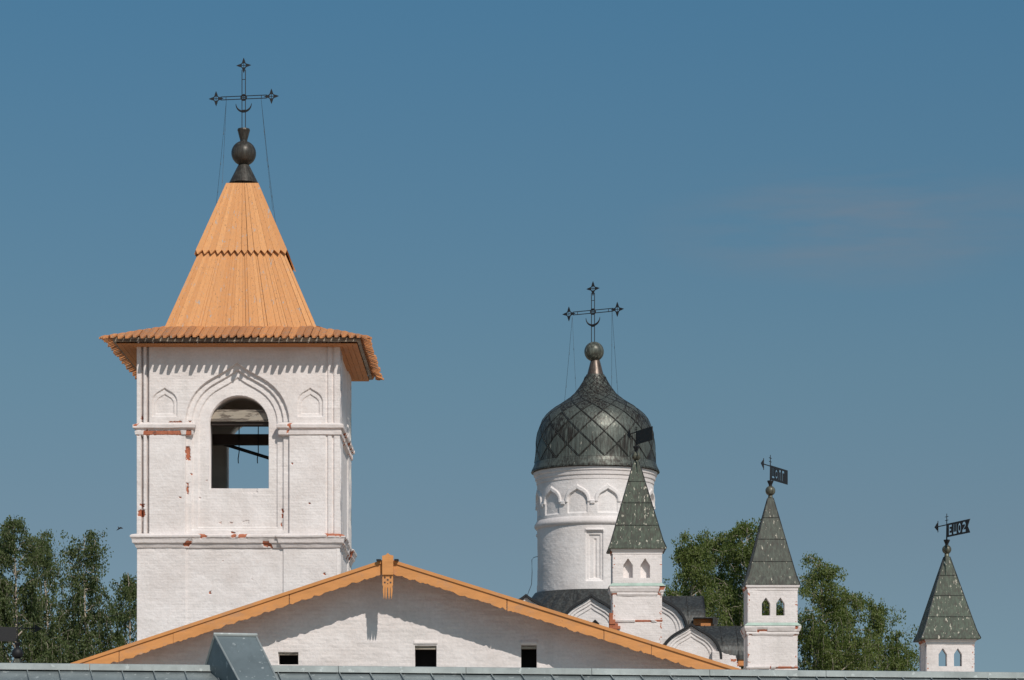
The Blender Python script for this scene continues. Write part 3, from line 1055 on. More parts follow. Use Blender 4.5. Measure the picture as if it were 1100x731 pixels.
# left end, set in a little behind the folded edge
i0 = t0 + Vector((.05, .02, -.05))
m.add([t0, f0, b0], [(0, 1, 2)], .2)
m.add([t1, f1, b1], [(0, 1, 2)], .2)
ht = m.build('roof_hatch', HATCHM, fore)
m = MB()
m.tube([t0 + Vector((-.02, 0, .01)), t1 + Vector((.02, 0, .01))], .035, 8)
m.tube([t0, b0], .02, 6); m.tube([t1, f1], .016, 6); m.tube([t0, f0], .016, 6)
m.build('fold', ZINCCAP, ht)

# ------------------------------------------------------------------ CHURCH
CY = 112.0; SC = CY / F
CXX = PX(639.5, CY)
church = thing('church', 'white church with round drum, dark copper onion dome and keel shaped gables', 'church', (CXX, CY, 0))
def zc(py): return PZ(py, CY)
RD = 62.6 * SC                  # drum radius
# drum as a height field wrapped round
th = np.arange(-math.pi, math.pi + 1e-6, math.pi / 420)
rows = np.arange(500, 652, .55)
NA = 12


def drum_f(a, py):
    L = 2 * math.pi / NA
    aa = (a - R(10.5) + L / 2) % L - L / 2
    u = aa * 62.6               # pixels along the surface
    bandz = (py > 516) & (py < 560)
    o1 = ogee_soft(u, py, 0, 13.8, 527.5, 557, 1.0) * (py < 558)
    o2 = ogee_soft(u, py, 0, 10.6, 532.5, 557, 1.0) * (py < 558)
    ring = o1 - o2
    f = 0 * u
    f = f + .055 * np.where(py < 546, ring, 0) - .05 * np.where((py >= 516) & (py < 558), o2, 0)
    # small corbels where the arches meet
    f = f + .07 * ((np.abs(np.abs(u) - 16.4) < 2.4) & (py > 544.5) & (py < 548))
    # slit window niche
    def slot(c, w, t, b):
        d = np.minimum(w - np.abs((a - c) * 62.6), np.minimum(py - t, b - py))
        return np.clip(d / 1.0 + .5, 0, 1)
    for c in (R(-2.5), R(-2.5) + math.pi / 2, R(-2.5) - math.pi / 2, R(-2.5) + math.pi):
        f = f - .07 * slot(c, 8.7, 576.5, 629) - .06 * slot(c, 6.0, 581, 627) - .05 * slot(c + R(.6), 1.2, 585, 626)
        f = f + .05 * slot(c, 9.6, 574.5, 577.8)
    return f


def dpos(a, py):
    r = RD + drum_f(a, py) + bricks(a * RD, zc(py), 21) * .9
    return CXX + r * np.sin(a), CY - r * np.cos(a), zc(py) + 0 * a


drum = relief('drum', th, rows, dpos, WHITE, church)
m = MB()
m.lathe([(RD - .06, zc(571)), (RD + .04, zc(569.5)), (RD + .10, zc(567.8)), (RD + .11, zc(565.5)), (RD + .05, zc(563)), (RD + .03, zc(561.5)), (RD - .05, zc(560))], CXX, CY, 120)
m.build('string_course', WHITE_WORN, drum, smooth=True)
m = MB()
m.lathe([(RD - .05, zc(522.5)), (RD + .02, zc(521.5)), (RD + .03, zc(518)), (RD + .07, zc(517)), (RD + .09, zc(513.5)), (RD + .13, zc(512.5)), (RD + .15, zc(509)), (RD - .3, zc(508))], CXX, CY, 120)
m.build('cornice', WHITE_WORN, drum)
# dome
prof = [(66.0, 508.0), (68.9, 508.6), (69.1, 507.8), (66.8, 504.2), (65.3, 500.5), (64.6, 496.5), (64.2, 491), (63.9, 485), (63.3, 476), (62.0, 466), (59.6, 458.5), (56.2, 451.2), (52.2, 446), (47.5, 441.8), (41, 437), (34.2, 432.8), (30, 430), (26.0, 427), (21.5, 422.8), (17.8, 418), (14.4, 413), (11.6, 408), (9.9, 403)]
pr = np.array(prof)
# finer resampling, with lozenge sheets as separate plates of slightly varying tone
zz = pr[2:, 1]; ww = pr[2:, 0]
m = MB()
m.lathe([(a * SC, zc(b)) for a, b in prof], CXX, CY, 96, .25)
dome = m.build('dome', DOME, church, smooth=True)
def dome_r(py): return np.interp(-py, -zz, ww)
rr = random.Random(31)
# band of plain sheets above the rim
m = MB(); nb = 22
for i in range(nb):
    a0 = 2 * math.pi * i / nb + .004; a1 = 2 * math.pi * (i + 1) / nb - .004
    rws = [(506.6, .012), (502, .02), (498.2, .012)]
    o = []
    for py, e in rws:
        for q in range(5):
            a = a0 + (a1 - a0) * q / 4; r = dome_r(py) * SC + e
            o.append((CXX + r * math.sin(a), CY - r * math.cos(a), zc(py)))
    m.add(o, [(j * 5 + q, j * 5 + q + 1, j * 5 + q + 6, j * 5 + q + 5) for j in range(2) for q in range(4)], .35 + .65 * rr.random())
m.build('rim_band', DOME, dome)
# lozenges: rows measured along the profile
arc = [0.0]; pys = np.linspace(498, 405, 400); rs = dome_r(pys)
arc = np.concatenate([[0], np.cumsum(np.hypot(np.diff(pys), np.diff(rs)))])
N1 = 15
def surf(a, s, e=.016):
    py = float(np.interp(s, arc, pys)); r = float(np.interp(s, arc, rs)) * SC + e
    return (CXX + r * math.sin(a), CY - r * math.cos(a), zc(py))
m = MB(); seam = MB()
levels = [0.0]; s = 0
while s < arc[-1] - 3:
    w = 2 * math.pi * float(np.interp(s, arc, rs)) / N1
    s += max(3.6, w * .49); levels.append(min(s, arc[-1]))
levels.append(arc[-1])
for li in range(-1, len(levels) - 2):
    sb = levels[li] if li >= 0 else -1
    s_lo = levels[max(li, 0)]; s_mid = levels[li + 1]; s_hi = levels[li + 2]
    for i in range(N1):
        ac = 2 * math.pi * (i + .5 * (li % 2)) / N1 + .12
        da = math.pi / N1
        K = 6; g = .055
        tint = rr.random() ** 1.3 * (1.0 if li < 4 else .75)
        vs_ = []; fs_ = []
        # param lozenge: p,q in 0..1
        for pi in range(K + 1):
            for qi in range(K + 1):
                p = g + (1 - 2 * g) * pi / K; q = g + (1 - 2 * g) * qi / K
                ta = (p - q); tsv = (p + q) / 2
                if li >= 0:
                    sv = s_lo + (s_mid - s_lo) * tsv * 2 if tsv < .5 else s_mid + (s_hi - s_mid) * (tsv * 2 - 1)
                else:
                    sv = s_mid + (s_hi - s_mid) * max(0, tsv * 2 - 1)
                vs_.append(surf(ac + ta * da, sv))
        for pi in range(K):
            for qi in range(K):
                o = pi * (K + 1) + qi
                if li < 0 and pi + qi + 1 < K: continue
                fs_.append((o, o + 1, o + K + 2, o + K + 1))
        m.add(vs_, fs_, tint)
    # raised seams
for li in range(-1, len(levels) - 2):
    s0 = levels[li + 1]; s1 = levels[li + 2]
    for i in range(N1):
        ac = 2 * math.pi * (i + .5 * ((li + 1) % 2)) / N1 + .12
        for sg in (-1, 1):
            pts = [surf(ac + sg * math.pi / N1 * t, s0 + (s1 - s0) * t, .022) for t in np.linspace(0, 1, 7)]
            seam.tube(pts, .011, 4, .1, cap=False)
m.build('lozenge_sheets', DOME, dome)
seam.build('seams', BLACKTIN, dome)
m = MB()
m.lathe([(11.0 * SC, zc(409)), (10.4 * SC, zc(407.5)), (9.2 * SC, zc(404)), (7.6 * SC, zc(398)), (5.2 * SC, zc(388.5)), (4.6 * SC, zc(387)), (.01, zc(386.8))], CXX, CY, 32)
cp = m.build('dome_neck', mat_copper('brown_copper', (.075, .048, .036), (.11, .085, .07), metal=.4, rough=.4), dome, smooth=True)
BX = PX(638.2, CY)
m = MB(); m.lathe(sphere_prof(10.6 * SC, zc(378)), BX, CY, 36); m.build('ball', mat_copper('mottled_copper', (.05, .05, .042), (.12, .125, .10), flecks=True, metal=.3, rough=.4, fl=.66), dome, smooth=True)
make_cross(church, PX(637, CY), CY, zc(368.5), SC * .97, 60, 34.5, 26.4, R(28))
for (ax, px, py, dY) in ((-22, 606, 436, .9), (-22, 619, 424, -1.2), (20, 664.5, 432, -1.2), (20, 657, 425, .9)):
    Av = Vector((PX(637, CY) + ax * SC, CY - math.tan(R(28)) * ax * SC, zc(336 - ax * .1)))
    Bv = Vector(PT(px, py, CY + dY)); pts = []
    for t in np.linspace(0, 1, 9):
        p = Av.lerp(Bv, t); p.z -= .1 * math.sin(math.pi * t); pts.append(p)
    m = MB(); m.tube(pts, .0055, 4)
    for t in (3, 6): m.tube([pts[t], pts[t] - Vector((0, 0, .1))], .010, 4)
    m.build('guy_wire', WIRE, church)

# keel gables with barrel roofs
def kokoshnik(cxp, apex, a_px, Y, depth, yaw=0.0, at=None, seed=0, win=None):
    s = Y / F; a = a_px * s
    if at is None: ox, oy = PX(cxp, Y), Y
    else: ox, oy = at
    zs = PZ(apex, Y) - 1.17 * a
    M = Matrix.Translation((ox, oy, zs)) @ Matrix.Rotation(yaw, 4, 'Z')
    base = 1.6
    usx = np.arange(-a * 1.08, a * 1.08 + .001, .018); vsx = np.arange(-base, 1.17 * a + .03, .018)

    def kp(u, v):
        py = -v; q = lambda k: ogee_soft(u, py, 0, a * k, -1.17 * a * (k + .0), base + 1, .02)
        f = -.045 * q(.90) - .05 * q(.80) - .04 * q(.68) + bricks(u, v, 40 + seed)
        P_ = np.stack([u, -f, v], -1) @ np.array(M.to_3x3()).T
        return P_[..., 0] + ox, P_[..., 1] + oy, P_[..., 2] + zs

    def kb(u, v):
        P_ = np.stack([u, 0 * u + .15, v], -1) @ np.array(M.to_3x3()).T
        return P_[..., 0] + ox, P_[..., 1] + oy, P_[..., 2] + zs
    kk = lambda u, v: ogee_inside(u, -v, 0, a, -1.17 * a, 99) | ((v < 0) & (np.abs(u) < a * 1.08))
    if win:
        kw = lambda u, v: (np.abs(u - win[0]) < np.clip(win[1] - v, 0, win[2])) & (v > win[1] - .5)
        k0 = kk
        kk = lambda u, v: k0(u, v) & ~kw(u, v)
    gb = relief('gable', usx, vsx, kp, WHITE, church, keep=kk, back=kb)
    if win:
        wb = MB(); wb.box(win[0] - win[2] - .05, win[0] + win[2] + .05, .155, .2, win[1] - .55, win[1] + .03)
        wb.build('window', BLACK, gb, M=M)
    o1 = ogee_pts(a + .012, 36); o2 = ogee_pts(a + .085, 36)
    b = MB(); n = len(o1)
    vs_ = []
    for (y, o) in ((-.07, o1), (-.07, o2), (depth, o2), (depth, o1)):
        vs_ += [tuple(M @ Vector((p[0], y, p[1]))) for p in o]
    fs_ = []
    for i in range(n - 1):
        for r_ in range(4):
            p, q_ = r_ * n, ((r_ + 1) % 4) * n
            fs_.append((p + i, p + i + 1, q_ + i + 1, q_ + i))
    b.add(vs_, fs_, .4)
    # standing seams over the barrel
    for y in np.arange(.55, depth, .6):
        b.tube([tuple(M @ Vector((p[0], y, p[1] + .012))) for p in ogee_pts(a + .09, 20)], .014, 4, .1)
    b.build('barrel_roof', BLACKTIN, gb)
    e = MB(); o3 = ogee_pts(a + .098, 36); vs_ = []
    for (y, o) in ((-.12, o1), (-.12, o3), (-.072, o3), (-.072, o1)):
        vs_ += [tuple(M @ Vector((p[0], y, p[1]))) for p in o]
    e.add(vs_, fs_, .1)
    e.build('metal_edge', IRON, gb)
    return gb


for i, px in enumerate((565, 635, 705)):
    kokoshnik(px, 641.5, 31.5, 108.0, 2.6, seed=i, win=(.15, .46, .16) if px == 635 else None)
# gables on the right flank, seen edge on
kokoshnik(0, 643.2, 30, 110.4, 2.2, yaw=math.pi / 2, at=(PX(752.5, 110.4), 110.4), seed=5)
kokoshnik(742.5, 672.5, 30.5, 106.0, 2.0, seed=4)
kokoshnik(672, 672.5, 30.5, 106.0, 2.0, seed=6)
kokoshnik(602, 672.5, 30.5, 106.0, 2.0, seed=7)
kokoshnik(0, 675.5, 30, 107.6, 2.4, yaw=math.pi / 2, at=(PX(806, 107.6), 107.6), seed=8)
# body tiers
def tier(px0, px1, Yf, Yb, pytop, name='wall', seed=0):
    X0, X1 = PX(px0, Yf), PX(px1, Yf); zt = PZ(pytop, Yf)
    m = MB(); m.box(X0, X1, Yf + .15, Yb, 0, zt); return m.build(name, WHITE, church)
tier(528, 741, 108.0, 116, 676)
tier(500, 790, 106.0, 118, 707)
m = MB(); m.box(PX(752, 110), PX(753.5, 110) , 109.2, 111.6, PZ(735, 110), PZ(668, 110)); m.build('wall', WHITE, church)
# worn ledge beside the lower gable and orange eaves boards on the flank
def ledgepos(u, v): return PX(u, 105.9), 105.9 - bricks(PX(u, 105.9), PZ(v, 105.9), 31) * 1.4, PZ(v, 105.9)
relief('wall', np.arange(765, 796.5, .5), np.arange(699, 735, .5), ledgepos, WHITE_WORN, church,
       keep=lambda u, v: v > 699.5 + (u - 765) * .2 + (vnoise(u * .5, v * 0, 3) - .5) * 1.5 + 12 * np.clip((u - 790) / 4, 0, 1),
       brick=lambda u, v: rect_chip(u, v, 785, 791, 708, 711) + rect_chip(u, v, 792, 796, 706, 716),
       back=lambda u, v: (PX(u, 105.9), 106.2 + 0 * u, PZ(v, 105.9)))
m = MB(); m.box(PX(745, 109), PX(767, 109), 108.7, 109.1, PZ(671.8, 109), PZ(665.6, 109), .4); m.box(PX(752, 109), PX(766, 109), 108.55, 108.7, PZ(674, 109), PZ(670.5, 109), .8)
m.build('eaves_board', SOFFIT, church)
m = MB(); m.box(PX(744.5, 109), PX(768, 109), 108.4, 109.2, PZ(665.4, 109), PZ(664.2, 109)); m.box(PX(764.5, 109), PX(770, 109), 108.4, 109.4, PZ(672, 109), PZ(665.4, 109)); m.build('eaves_flashing', BLACKTIN, church)
m = MB(); m.box(PX(792, 107), PX(806, 107), 106.5, 107.2, PZ(716, 107), PZ(705.8, 107), .3); m.build('eaves_board', SOFFIT, church)
# low roof rising to the drum
m = MB()
z0, z1 = PZ(672, 108.3), zc(638)
xa, xb = PX(545, 109), PX(732, 109)
h = RD + .10
vsx = [(xa, 108.25, z0), (xb, 108.25, z0), (xb, 116, z0), (xa, 116, z0)]
nseg = 48
ring_hi = [(CXX + h * math.sin(t), CY - h * math.cos(t), z1) for t in np.linspace(0, 2 * math.pi, nseg, endpoint=False)]
ring_lo = []
for t in np.linspace(0, 2 * math.pi, nseg, endpoint=False):
    dx, dy = math.sin(t), -math.cos(t)
    k = 1e9
    if dx > 1e-6: k = min(k, (xb - CXX) / dx)
    if dx < -1e-6: k = min(k, (xa - CXX) / dx)
    if dy < -1e-6: k = min(k, (108.25 - CY) / dy)
    if dy > 1e-6: k = min(k, (116 - CY) / dy)
    ring_lo.append((CXX + dx * k, CY + dy * k, z0))
m.add(ring_hi + ring_lo, [(i, (i + 1) % nseg, nseg + (i + 1) % nseg, nseg + i) for i in range(nseg)], .4)
m.build('roof', BLACKTIN, church)
# lightning conductor beside the drum
m = MB(); m.tube([PT(578, 598, CY - .3), PT(573.5, 599, CY - .3), PT(571.3, 601.5, CY - .3), PT(571.6, 615, CY - .3), PT(571, 628, CY - .5), PT(566, 641, CY - 3.5)], .012, 4)
m.build('lightning_conductor', WIRE, church)

# ------------------------------------------------------------------ TURRETS
def letter(kind):
    """strokes cut through the vane, in a 0..1 box (x right, y up): list of loops"""
    if kind == 'Ц': return [[(0, 1), (.25, 1), (.25, .22), (.6, .22), (.6, 1), (.85, 1), (.85, .2), (1, .2), (1, -.1), (.8, -.1), (.8, .05), (0, .05)]]
    if kind == 'Ѳ': 
        c = [(.5 + .5 * math.cos(t), .5 + .42 * math.sin(t)) for t in np.linspace(0, 2 * math.pi, 15)[:-1]]
        d = [(.5 + .26 * math.cos(t), .5 + .24 * math.sin(t)) for t in np.linspace(0, 2 * math.pi, 15)[:-1]]
        e = [(.42, .66), (.58, .66), (.58, .34), (.42, .34)]
        return [c, d, e]
    if kind == 'Л': return [[(0, 0), (.25, 0), (.45, .78), (.68, .78), (.68, 0), (.95, 0), (.95, 1), (.28, 1)]]
    if kind == 'Г': return [[(.1, 0), (.4, 0), (.4, .78), (1, .78), (1, 1), (.1, 1)]]
    if kind == 'Ш': return [[(0, 1), (.2, 1), (.2, .22), (.4, .22), (.4, 1), (.6, 1), (.6, .22), (.8, .22), (.8, 1), (1, 1), (1, 0), (0, 0)]]
    if kind == 'О':
        c = [(.5 + .45 * math.cos(t), .5 + .5 * math.sin(t)) for t in np.linspace(0, 2 * math.pi, 15)[:-1]]
        d = [(.5 + .2 * math.cos(t), .5 + .28 * math.sin(t)) for t in np.linspace(0, 2 * math.pi, 15)[:-1]]
        return [c, d]
    if kind == '2': return [[(0, .8), (.2, 1), (.8, 1), (1, .8), (1, .6), (.4, .25), (1, .25), (1, 0), (0, 0), (0, .22), (.7, .62), (.7, .75), (.2, .75), (.1, .65)]]
    if kind == 'Е': return [[(0, 0), (0, 1), (.9, 1), (.9, .8), (.3, .8), (.3, .6), (.7, .6), (.7, .42), (.3, .42), (.3, .2), (.9, .2), (.9, 0)]]


def turret(cxp, Y, apex, eave, wallw, roofw, cor, base, ball, vane, win, label, roofmat, ledge=None, lines=(), name='corner_turret', blind=False, group='turrets with copper spires', ballm=None, vanem=None):
    s = Y / F; X = PX(cxp, Y); hw = wallw / 2 * s; hr = roofw / 2 * s
    yc = Y + hw
    t = thing(name, label, 'turret', (X, yc, 0), group)
    z = lambda py: PZ(py, Y)
    # spire
    zA, zE = PZ(apex, yc), PZ(eave, Y - (hr - hw))
    m = MB()
    yf, yb = yc - hr, yc + hr; r0 = 3.0 * s
    fl = hr * .885; zfl = zE + (zA - zE) * .11
    levels_ = [(hr + .0, zE - .03), (hr, zE)]
    zcuts = [zE + (zA - zE) * k for k in (.09, .26, .52, .77)]
    levels_ += [(fl, zcuts[0])] + [(fl + (r0 - fl) * (zz_ - zcuts[0]) / (zA - zcuts[0]), zz_) for zz_ in zcuts[1:]] + [(r0, zA)]
    r3 = random.Random(int(cxp))
    for (h0, a), (h1, b) in zip(levels_[:-1], levels_[1:]):
        c0 = [(X - h0, yc - h0, a), (X + h0, yc - h0, a), (X + h0, yc + h0, a), (X - h0, yc + h0, a)]
        c1 = [(X - h1, yc - h1, b), (X + h1, yc - h1, b), (X + h1, yc + h1, b), (X - h1, yc + h1, b)]
        for k in range(4):
            m.add([c0[k], c0[(k + 1) % 4], c1[(k + 1) % 4], c1[k]], [(0, 1, 2, 3)], r3.uniform(.3, .8))
    e = hr - .002
    m.add([(X - e, yc - e, zE - .031), (X + e, yc - e, zE - .031), (X + e, yc + e, zE - .031), (X - e, yc + e, zE - .031)], [(0, 1, 2, 3)], .2)
    roof = m.build('spire', roofmat, t)
    m = MB()
    for (h0, a) in levels_[3:-1]:
        h0 += .012
        pp = [(X - h0, yc - h0, a), (X + h0, yc - h0, a), (X + h0, yc + h0, a), (X - h0, yc + h0, a), (X - h0, yc - h0, a)]
        m.tube(pp, .008, 4, .1)
    for sx, sy in ((-1, -1), (1, -1), (1, 1), (-1, 1)):
        m.tube([(X + sx * h, yc + sy * h, zz_) for h, zz_ in levels_[1:]], .016, 5, .1)
    m.build('seams', BLACKTIN, roof)
    m = MB(); zb = PZ(ball[0], yc); rb = ball[1] * s
    m.lathe([(.001, zA - .05), (2.9 * s, zA - .05), (2.3 * s, zb - rb + .02), (.001, zb - rb + .03)], X, yc, 20)
    m.lathe(sphere_prof(rb, zb), X, yc, 28)
    m.build('ball', ballm or mat_ball, roof, smooth=True)
    m = MB(); m.lathe([(.001, zb + rb - .03), (1.7 * s, zb + rb - .02), (1.9 * s, zb + rb + .04), (3.4 * s, zb + rb + 4.6 * s), (3.4 * s, zb + rb + 5.6 * s), (.001, zb + rb + 5.6 * s)], X, yc, 16)
    m.build('collar', IRON, roof)
    # weather vane
    zv = zb + rb + 5.6 * s
    top, fl0, fl1, length, yaw, text, tail = vane
    vr = thing_part('weather_vane', t)
    m = MB(); m.tube([(X, yc, zv - .1), (X, yc, PZ(top, yc))], [.03, .012], 6)
    zf1, zf0 = PZ(fl0, yc), PZ(fl1, yc); Hf = zf1 - zf0
    d = Vector((math.cos(yaw), math.sin(yaw), 0))
    for k in (.35, .7):
        zz_ = zf1 + (PZ(top, yc) - zf1) * k
        m.tube([Vector((X, yc, zz_)) - d * .12, Vector((X, yc, zz_)) + d * .12], .012, 4)
    al = length * .42
    P0 = Vector((X, yc, zf1 - .03)); m.tube([P0, P0 - d * al], .02, 5)
    tip = P0 - d * (al + .22)
    n_ = Vector((-d.y, d.x, 0))
    for up_ in (Vector((0, 0, 1)), ):
        m.add([tip, P0 - d * (al - .02) + up_ * .14 + n_ * .01, P0 - d * (al - .02) - up_ * .14 + n_ * .01, P0 - d * (al - .02) + up_ * .14 - n_ * .01, P0 - d * (al - .02) - up_ * .14 - n_ * .01],
              [(0, 1, 2), (0, 4, 3), (0, 3, 1), (0, 2, 4), (1, 3, 4, 2)])
    # small cross bar behind the arrow head
    m.tube([P0 - d * (al - .06) + Vector((0, 0, .2)), P0 - d * (al - .06) - Vector((0, 0, .2))], .016, 4)
    m.build('arrow', vanem or IRON, vr)
    outl = [(0.03, 0), (length, 0), (length - (.18 if tail else 0), Hf / 2), (length, Hf), (0.03, Hf)]
    loops = [outl]
    n = max(1, len(text)); cw = (length - .40) / n
    for i, ch in enumerate(text):
        for lp in letter(ch):
            loops.append([(.15 + i * cw + u * cw * .80, Hf * (.13 + .74 * v)) for u, v in lp])
    plate('flag', loops, .02, lambda a, b, tt: (X + d.x * a + n_.x * (tt - .01), yc + d.y * a + n_.y * (tt - .01), zf0 + b), vanem or IRON, vr)
    # upper box with keel windows
    zct, zcb = cor
    x0p, x1p = cxp - wallw / 2, cxp + wallw / 2
    def wins(u, v):
        k = np.zeros(u.shape, bool)
        for wx in win[0]:
            w = win[1]; tp, bt = win[2], win[3]
            hh = np.clip((v - tp) / (w * .75), 0, 1) * w / 2
            k |= (np.abs(u - wx) < hh) & (v > tp) & (v < bt)
        return k
    def pos(u, v):
        f = bricks(PX(u, Y), PZ(v, Y), int(cxp)) * 1.1
        return PX(u, Y), Y - f, PZ(v, Y)
    ch = lambda u, v: np.maximum(np.clip(((vnoise(u * .6, v * .6, int(cxp)) - .70) * 6), 0, 1) * (np.minimum(u - x0p, x1p - u) < 2.6), 0)
    wall = relief('wall', np.arange(x0p, x1p + .01, .5), np.arange(eave + 1.5, base, .5), pos, WHITE_WORN, t, keep=lambda u, v: ~wins(u, v), brick=ch,
                  back=lambda u, v: (PX(u, Y), Y + .06 + 0 * u, PZ(v, Y)))
    holes_ = []
    for wx in win[0]:
        w = win[1]; tp, bt = win[2], win[3]
        holes_.append([(PX(a, Y), PZ(b, Y)) for a, b in ((wx - w / 2, bt), (wx + w / 2, bt), (wx + w / 2, tp + w * .75), (wx, tp), (wx - w / 2, tp + w * .75))])
    zt = PZ(eave + 1.5, Y)
    rect_ = [(X - hw, 0), (X + hw, 0), (X + hw, zt), (X - hw, zt)]
    plate('wall', [rect_] + holes_, .28, lambda a, b, tt: (a, Y + .06 + tt, b), WHITE_WORN, t)
    Y2 = Y + 2 * hw
    if blind:
        m = MB()
        for wx in win[0]:
            m.box(PX(wx - win[1] / 2 - .5, Y), PX(wx + win[1] / 2 + .5, Y), Y + .26, Y + .33, PZ(win[3] + 1, Y), PZ(win[2] - 1, Y))
        m.build('blind_window', WHITE, t)
        plate('wall', [rect_], .3, lambda a, b, tt: (a, Y2 - .3 + tt, b), WHITE_WORN, t)
    else:
        kx = (Y2) / Y
        h2 = [[(X + (a - X) * 1.0 , EYE + (b - EYE) * 1.0) for a, b in hl] for hl in holes_]
        lx0 = PX(win[0][0] - win[1], Y); lx1 = PX(win[0][1] + win[1], Y)
        big = [(lx0 + .0, PZ(win[3] + 4, Y)), (lx1 + .25, PZ(win[3] + 4, Y)), (lx1 + .25, PZ(win[2] - 1, Y)), (lx0, PZ(win[2] - 1, Y))]
        plate('wall', [rect_, big], .3, lambda a, b, tt: (a, Y2 - .3 + tt, b), WHITE_WORN, t)
    m = MB(); m.box(X - hw, X - hw + .28, Y + .34, Y2 - .3, 0, zt); m.build('wall', WHITE_WORN, t); m = MB(); m.box(X + hw - .28, X + hw, Y + .34, Y2 - .3, 0, zt); m.build('wall', WHITE_WORN, t)
    # eaves moulding
    def path(o=0): return [(X - hw - o, Y2 + o), (X - hw - o, Y - o), (X + hw + o, Y - o), (X + hw + o, Y2 + o)]
    pe = [(-.05, z(eave + 8)), (.015, z(eave + 7)), (.02, z(eave + 4.5)), (.06, z(eave + 3.5)), (.075, z(eave + 1)), (-.05, z(eave + .5))]
    bedge = lambda x, y, zz_: ((np.abs(x - X) > hw * .9) & (y > Y + .02)) * 1.0 * (vnoise(y * 6, y * 0 + zz_ * 9, 4) > .35)
    sweep('eaves_moulding', path(), pe, WHITE_WORN, t, brick=bedge, seed=int(cxp), amp=.006)
    pc = [(-.05, z(zcb + 2.2)), (.02, z(zcb + 1.4)), (.05, z(zcb - .5)), (.045, z(zcb - 2.5)), (.075, z(zcb - 3.2)), (.12, z(zct + 4)), (.115, z(zct + 2.0)), (-.05, z(zct + 1.5))]
    bc = lambda x, y, zz_: np.maximum(((np.abs(x - X) > hw * .82) & (vnoise(x * 3 + y * 5, zz_ * 7 + y * 0, int(cxp) % 17) > .45)) * 1.0, (vnoise(x * 4, zz_ * 9 + x * 0, 3) > .86) * .9)
    cr = sweep('cornice', path(), pc, WHITE_WORN, t, brick=bc, seed=int(cxp) + 1, amp=.014)
    m = MB(); o = .13
    m.add([(X - hw - o, Y - o, z(zct + 1.9)), (X + hw + o, Y - o, z(zct + 1.9)), (X + hw + o, Y2 + o, z(zct + 1.9)), (X - hw - o, Y2 + o, z(zct + 1.9)),
           (X - hw - .004, Y - .03, z(zct - 1.4)), (X + hw + .004, Y - .03, z(zct - 1.4)), (X + hw + .004, Y2 + .01, z(zct - 1.4)), (X - hw - .004, Y2 + .01, z(zct - 1.4))],
          [(0, 1, 5, 4), (1, 2, 6, 5), (2, 3, 7, 6), (3, 0, 4, 7)])
    m.build('flashing', VERDI, cr)
    if ledge:
        pl = [(-.05, z(ledge + 2)), (.04, z(ledge + 1.2)), (.06, z(ledge - .5)), (-.05, z(ledge - 1.5))]
        sweep('ledge', path(), pl, WHITE_WORN, t, brick=lambda x, y, zz_: ((x > X - hw * .1) & (vnoise(x * 6, x * 0 + zz_ * 8, 2) > .35)) * 1.0, seed=int(cxp) + 2, amp=.012)
    return t


def thing_part(name, parent):
    o = bpy.data.objects.new(name, None); COL.objects.link(o)
    o.location = (0, 0, 0); o.parent = parent
    bpy.context.view_layer.update()
    o.matrix_parent_inverse = parent.matrix_world.inverted()
    bpy.context.view_layer.update()
    return o


mat_ball = mat_copper('turret_ball_copper', (.055, .050, .040), (.125, .125, .092), metal=.3, rough=.42)
turret_first = turret(684.6, 97.0, 496.5, 588.5, 53.0, 62.5, (628, 639), 740, (490.2, 5.0), (458, 463.5, 478, 1.35, R(-68), '', False),
       ([674.6, 693.0], 10.2, 600, 621), 'white turret with fleck-stained green copper spire standing before the round drum', TURROOF, ledge=667, blind=True, vanem=RUST)
tb_ = MB(); r9 = random.Random(4)
for (a, b, c, d) in ((657.5, 661.5, 659, 667), (657.5, 664, 666, 671), (657.5, 667, 670, 674.5), (657.5, 666, 674, 690), (661, 669.5, 673, 676)):
    y0 = 97.0 + r9.uniform(.0, .12)
    tb_.box(PX(a - 3, 97), PX(b - 3.2, 97), y0 - .16, 97.5, PZ(d, 97), PZ(c, 97))
tb_.build('broken_brickwork', BRICK, turret_first)
turret(830.0, 97.0, 535.5, 627.5, 53.5, 58.5, (670.5, 681.5), 760, (527.5, 5.4), (489, 500.0, 515.5, 1.66, R(63.5), 'ЦѲЛГ', False),
       ([822.8, 838.2], 8.6, 642, 661.5), 'white turret with tapered grey-green spire and two open windows showing birch leaves', TURROOF2, ledge=717)
turret(1021.0, 97.0, 598.5, 685.5, 51.5, 63.5, (724, 735), 780, (590.6, 5.0), (552, 563, 577.5, 1.75, R(-72), 'ЕШО2', True),
       ([1012.8, 1029.0], 9.0, 696.5, 716), 'white turret by itself right of the trees, its dark green spire topped by a vane', TURROOF)
turret(14.0, 92.0, 708, 800, 54, 62, (842, 853), 930, (702.0, 6.2), (663, 674, 689.5, 1.4, R(180 + 18), '', False),
       ([6, 22], 9, 816, 835), 'turret hidden by the metal roof except its dark ball and vane before the birches', TURROOF2, ballm=IRON)

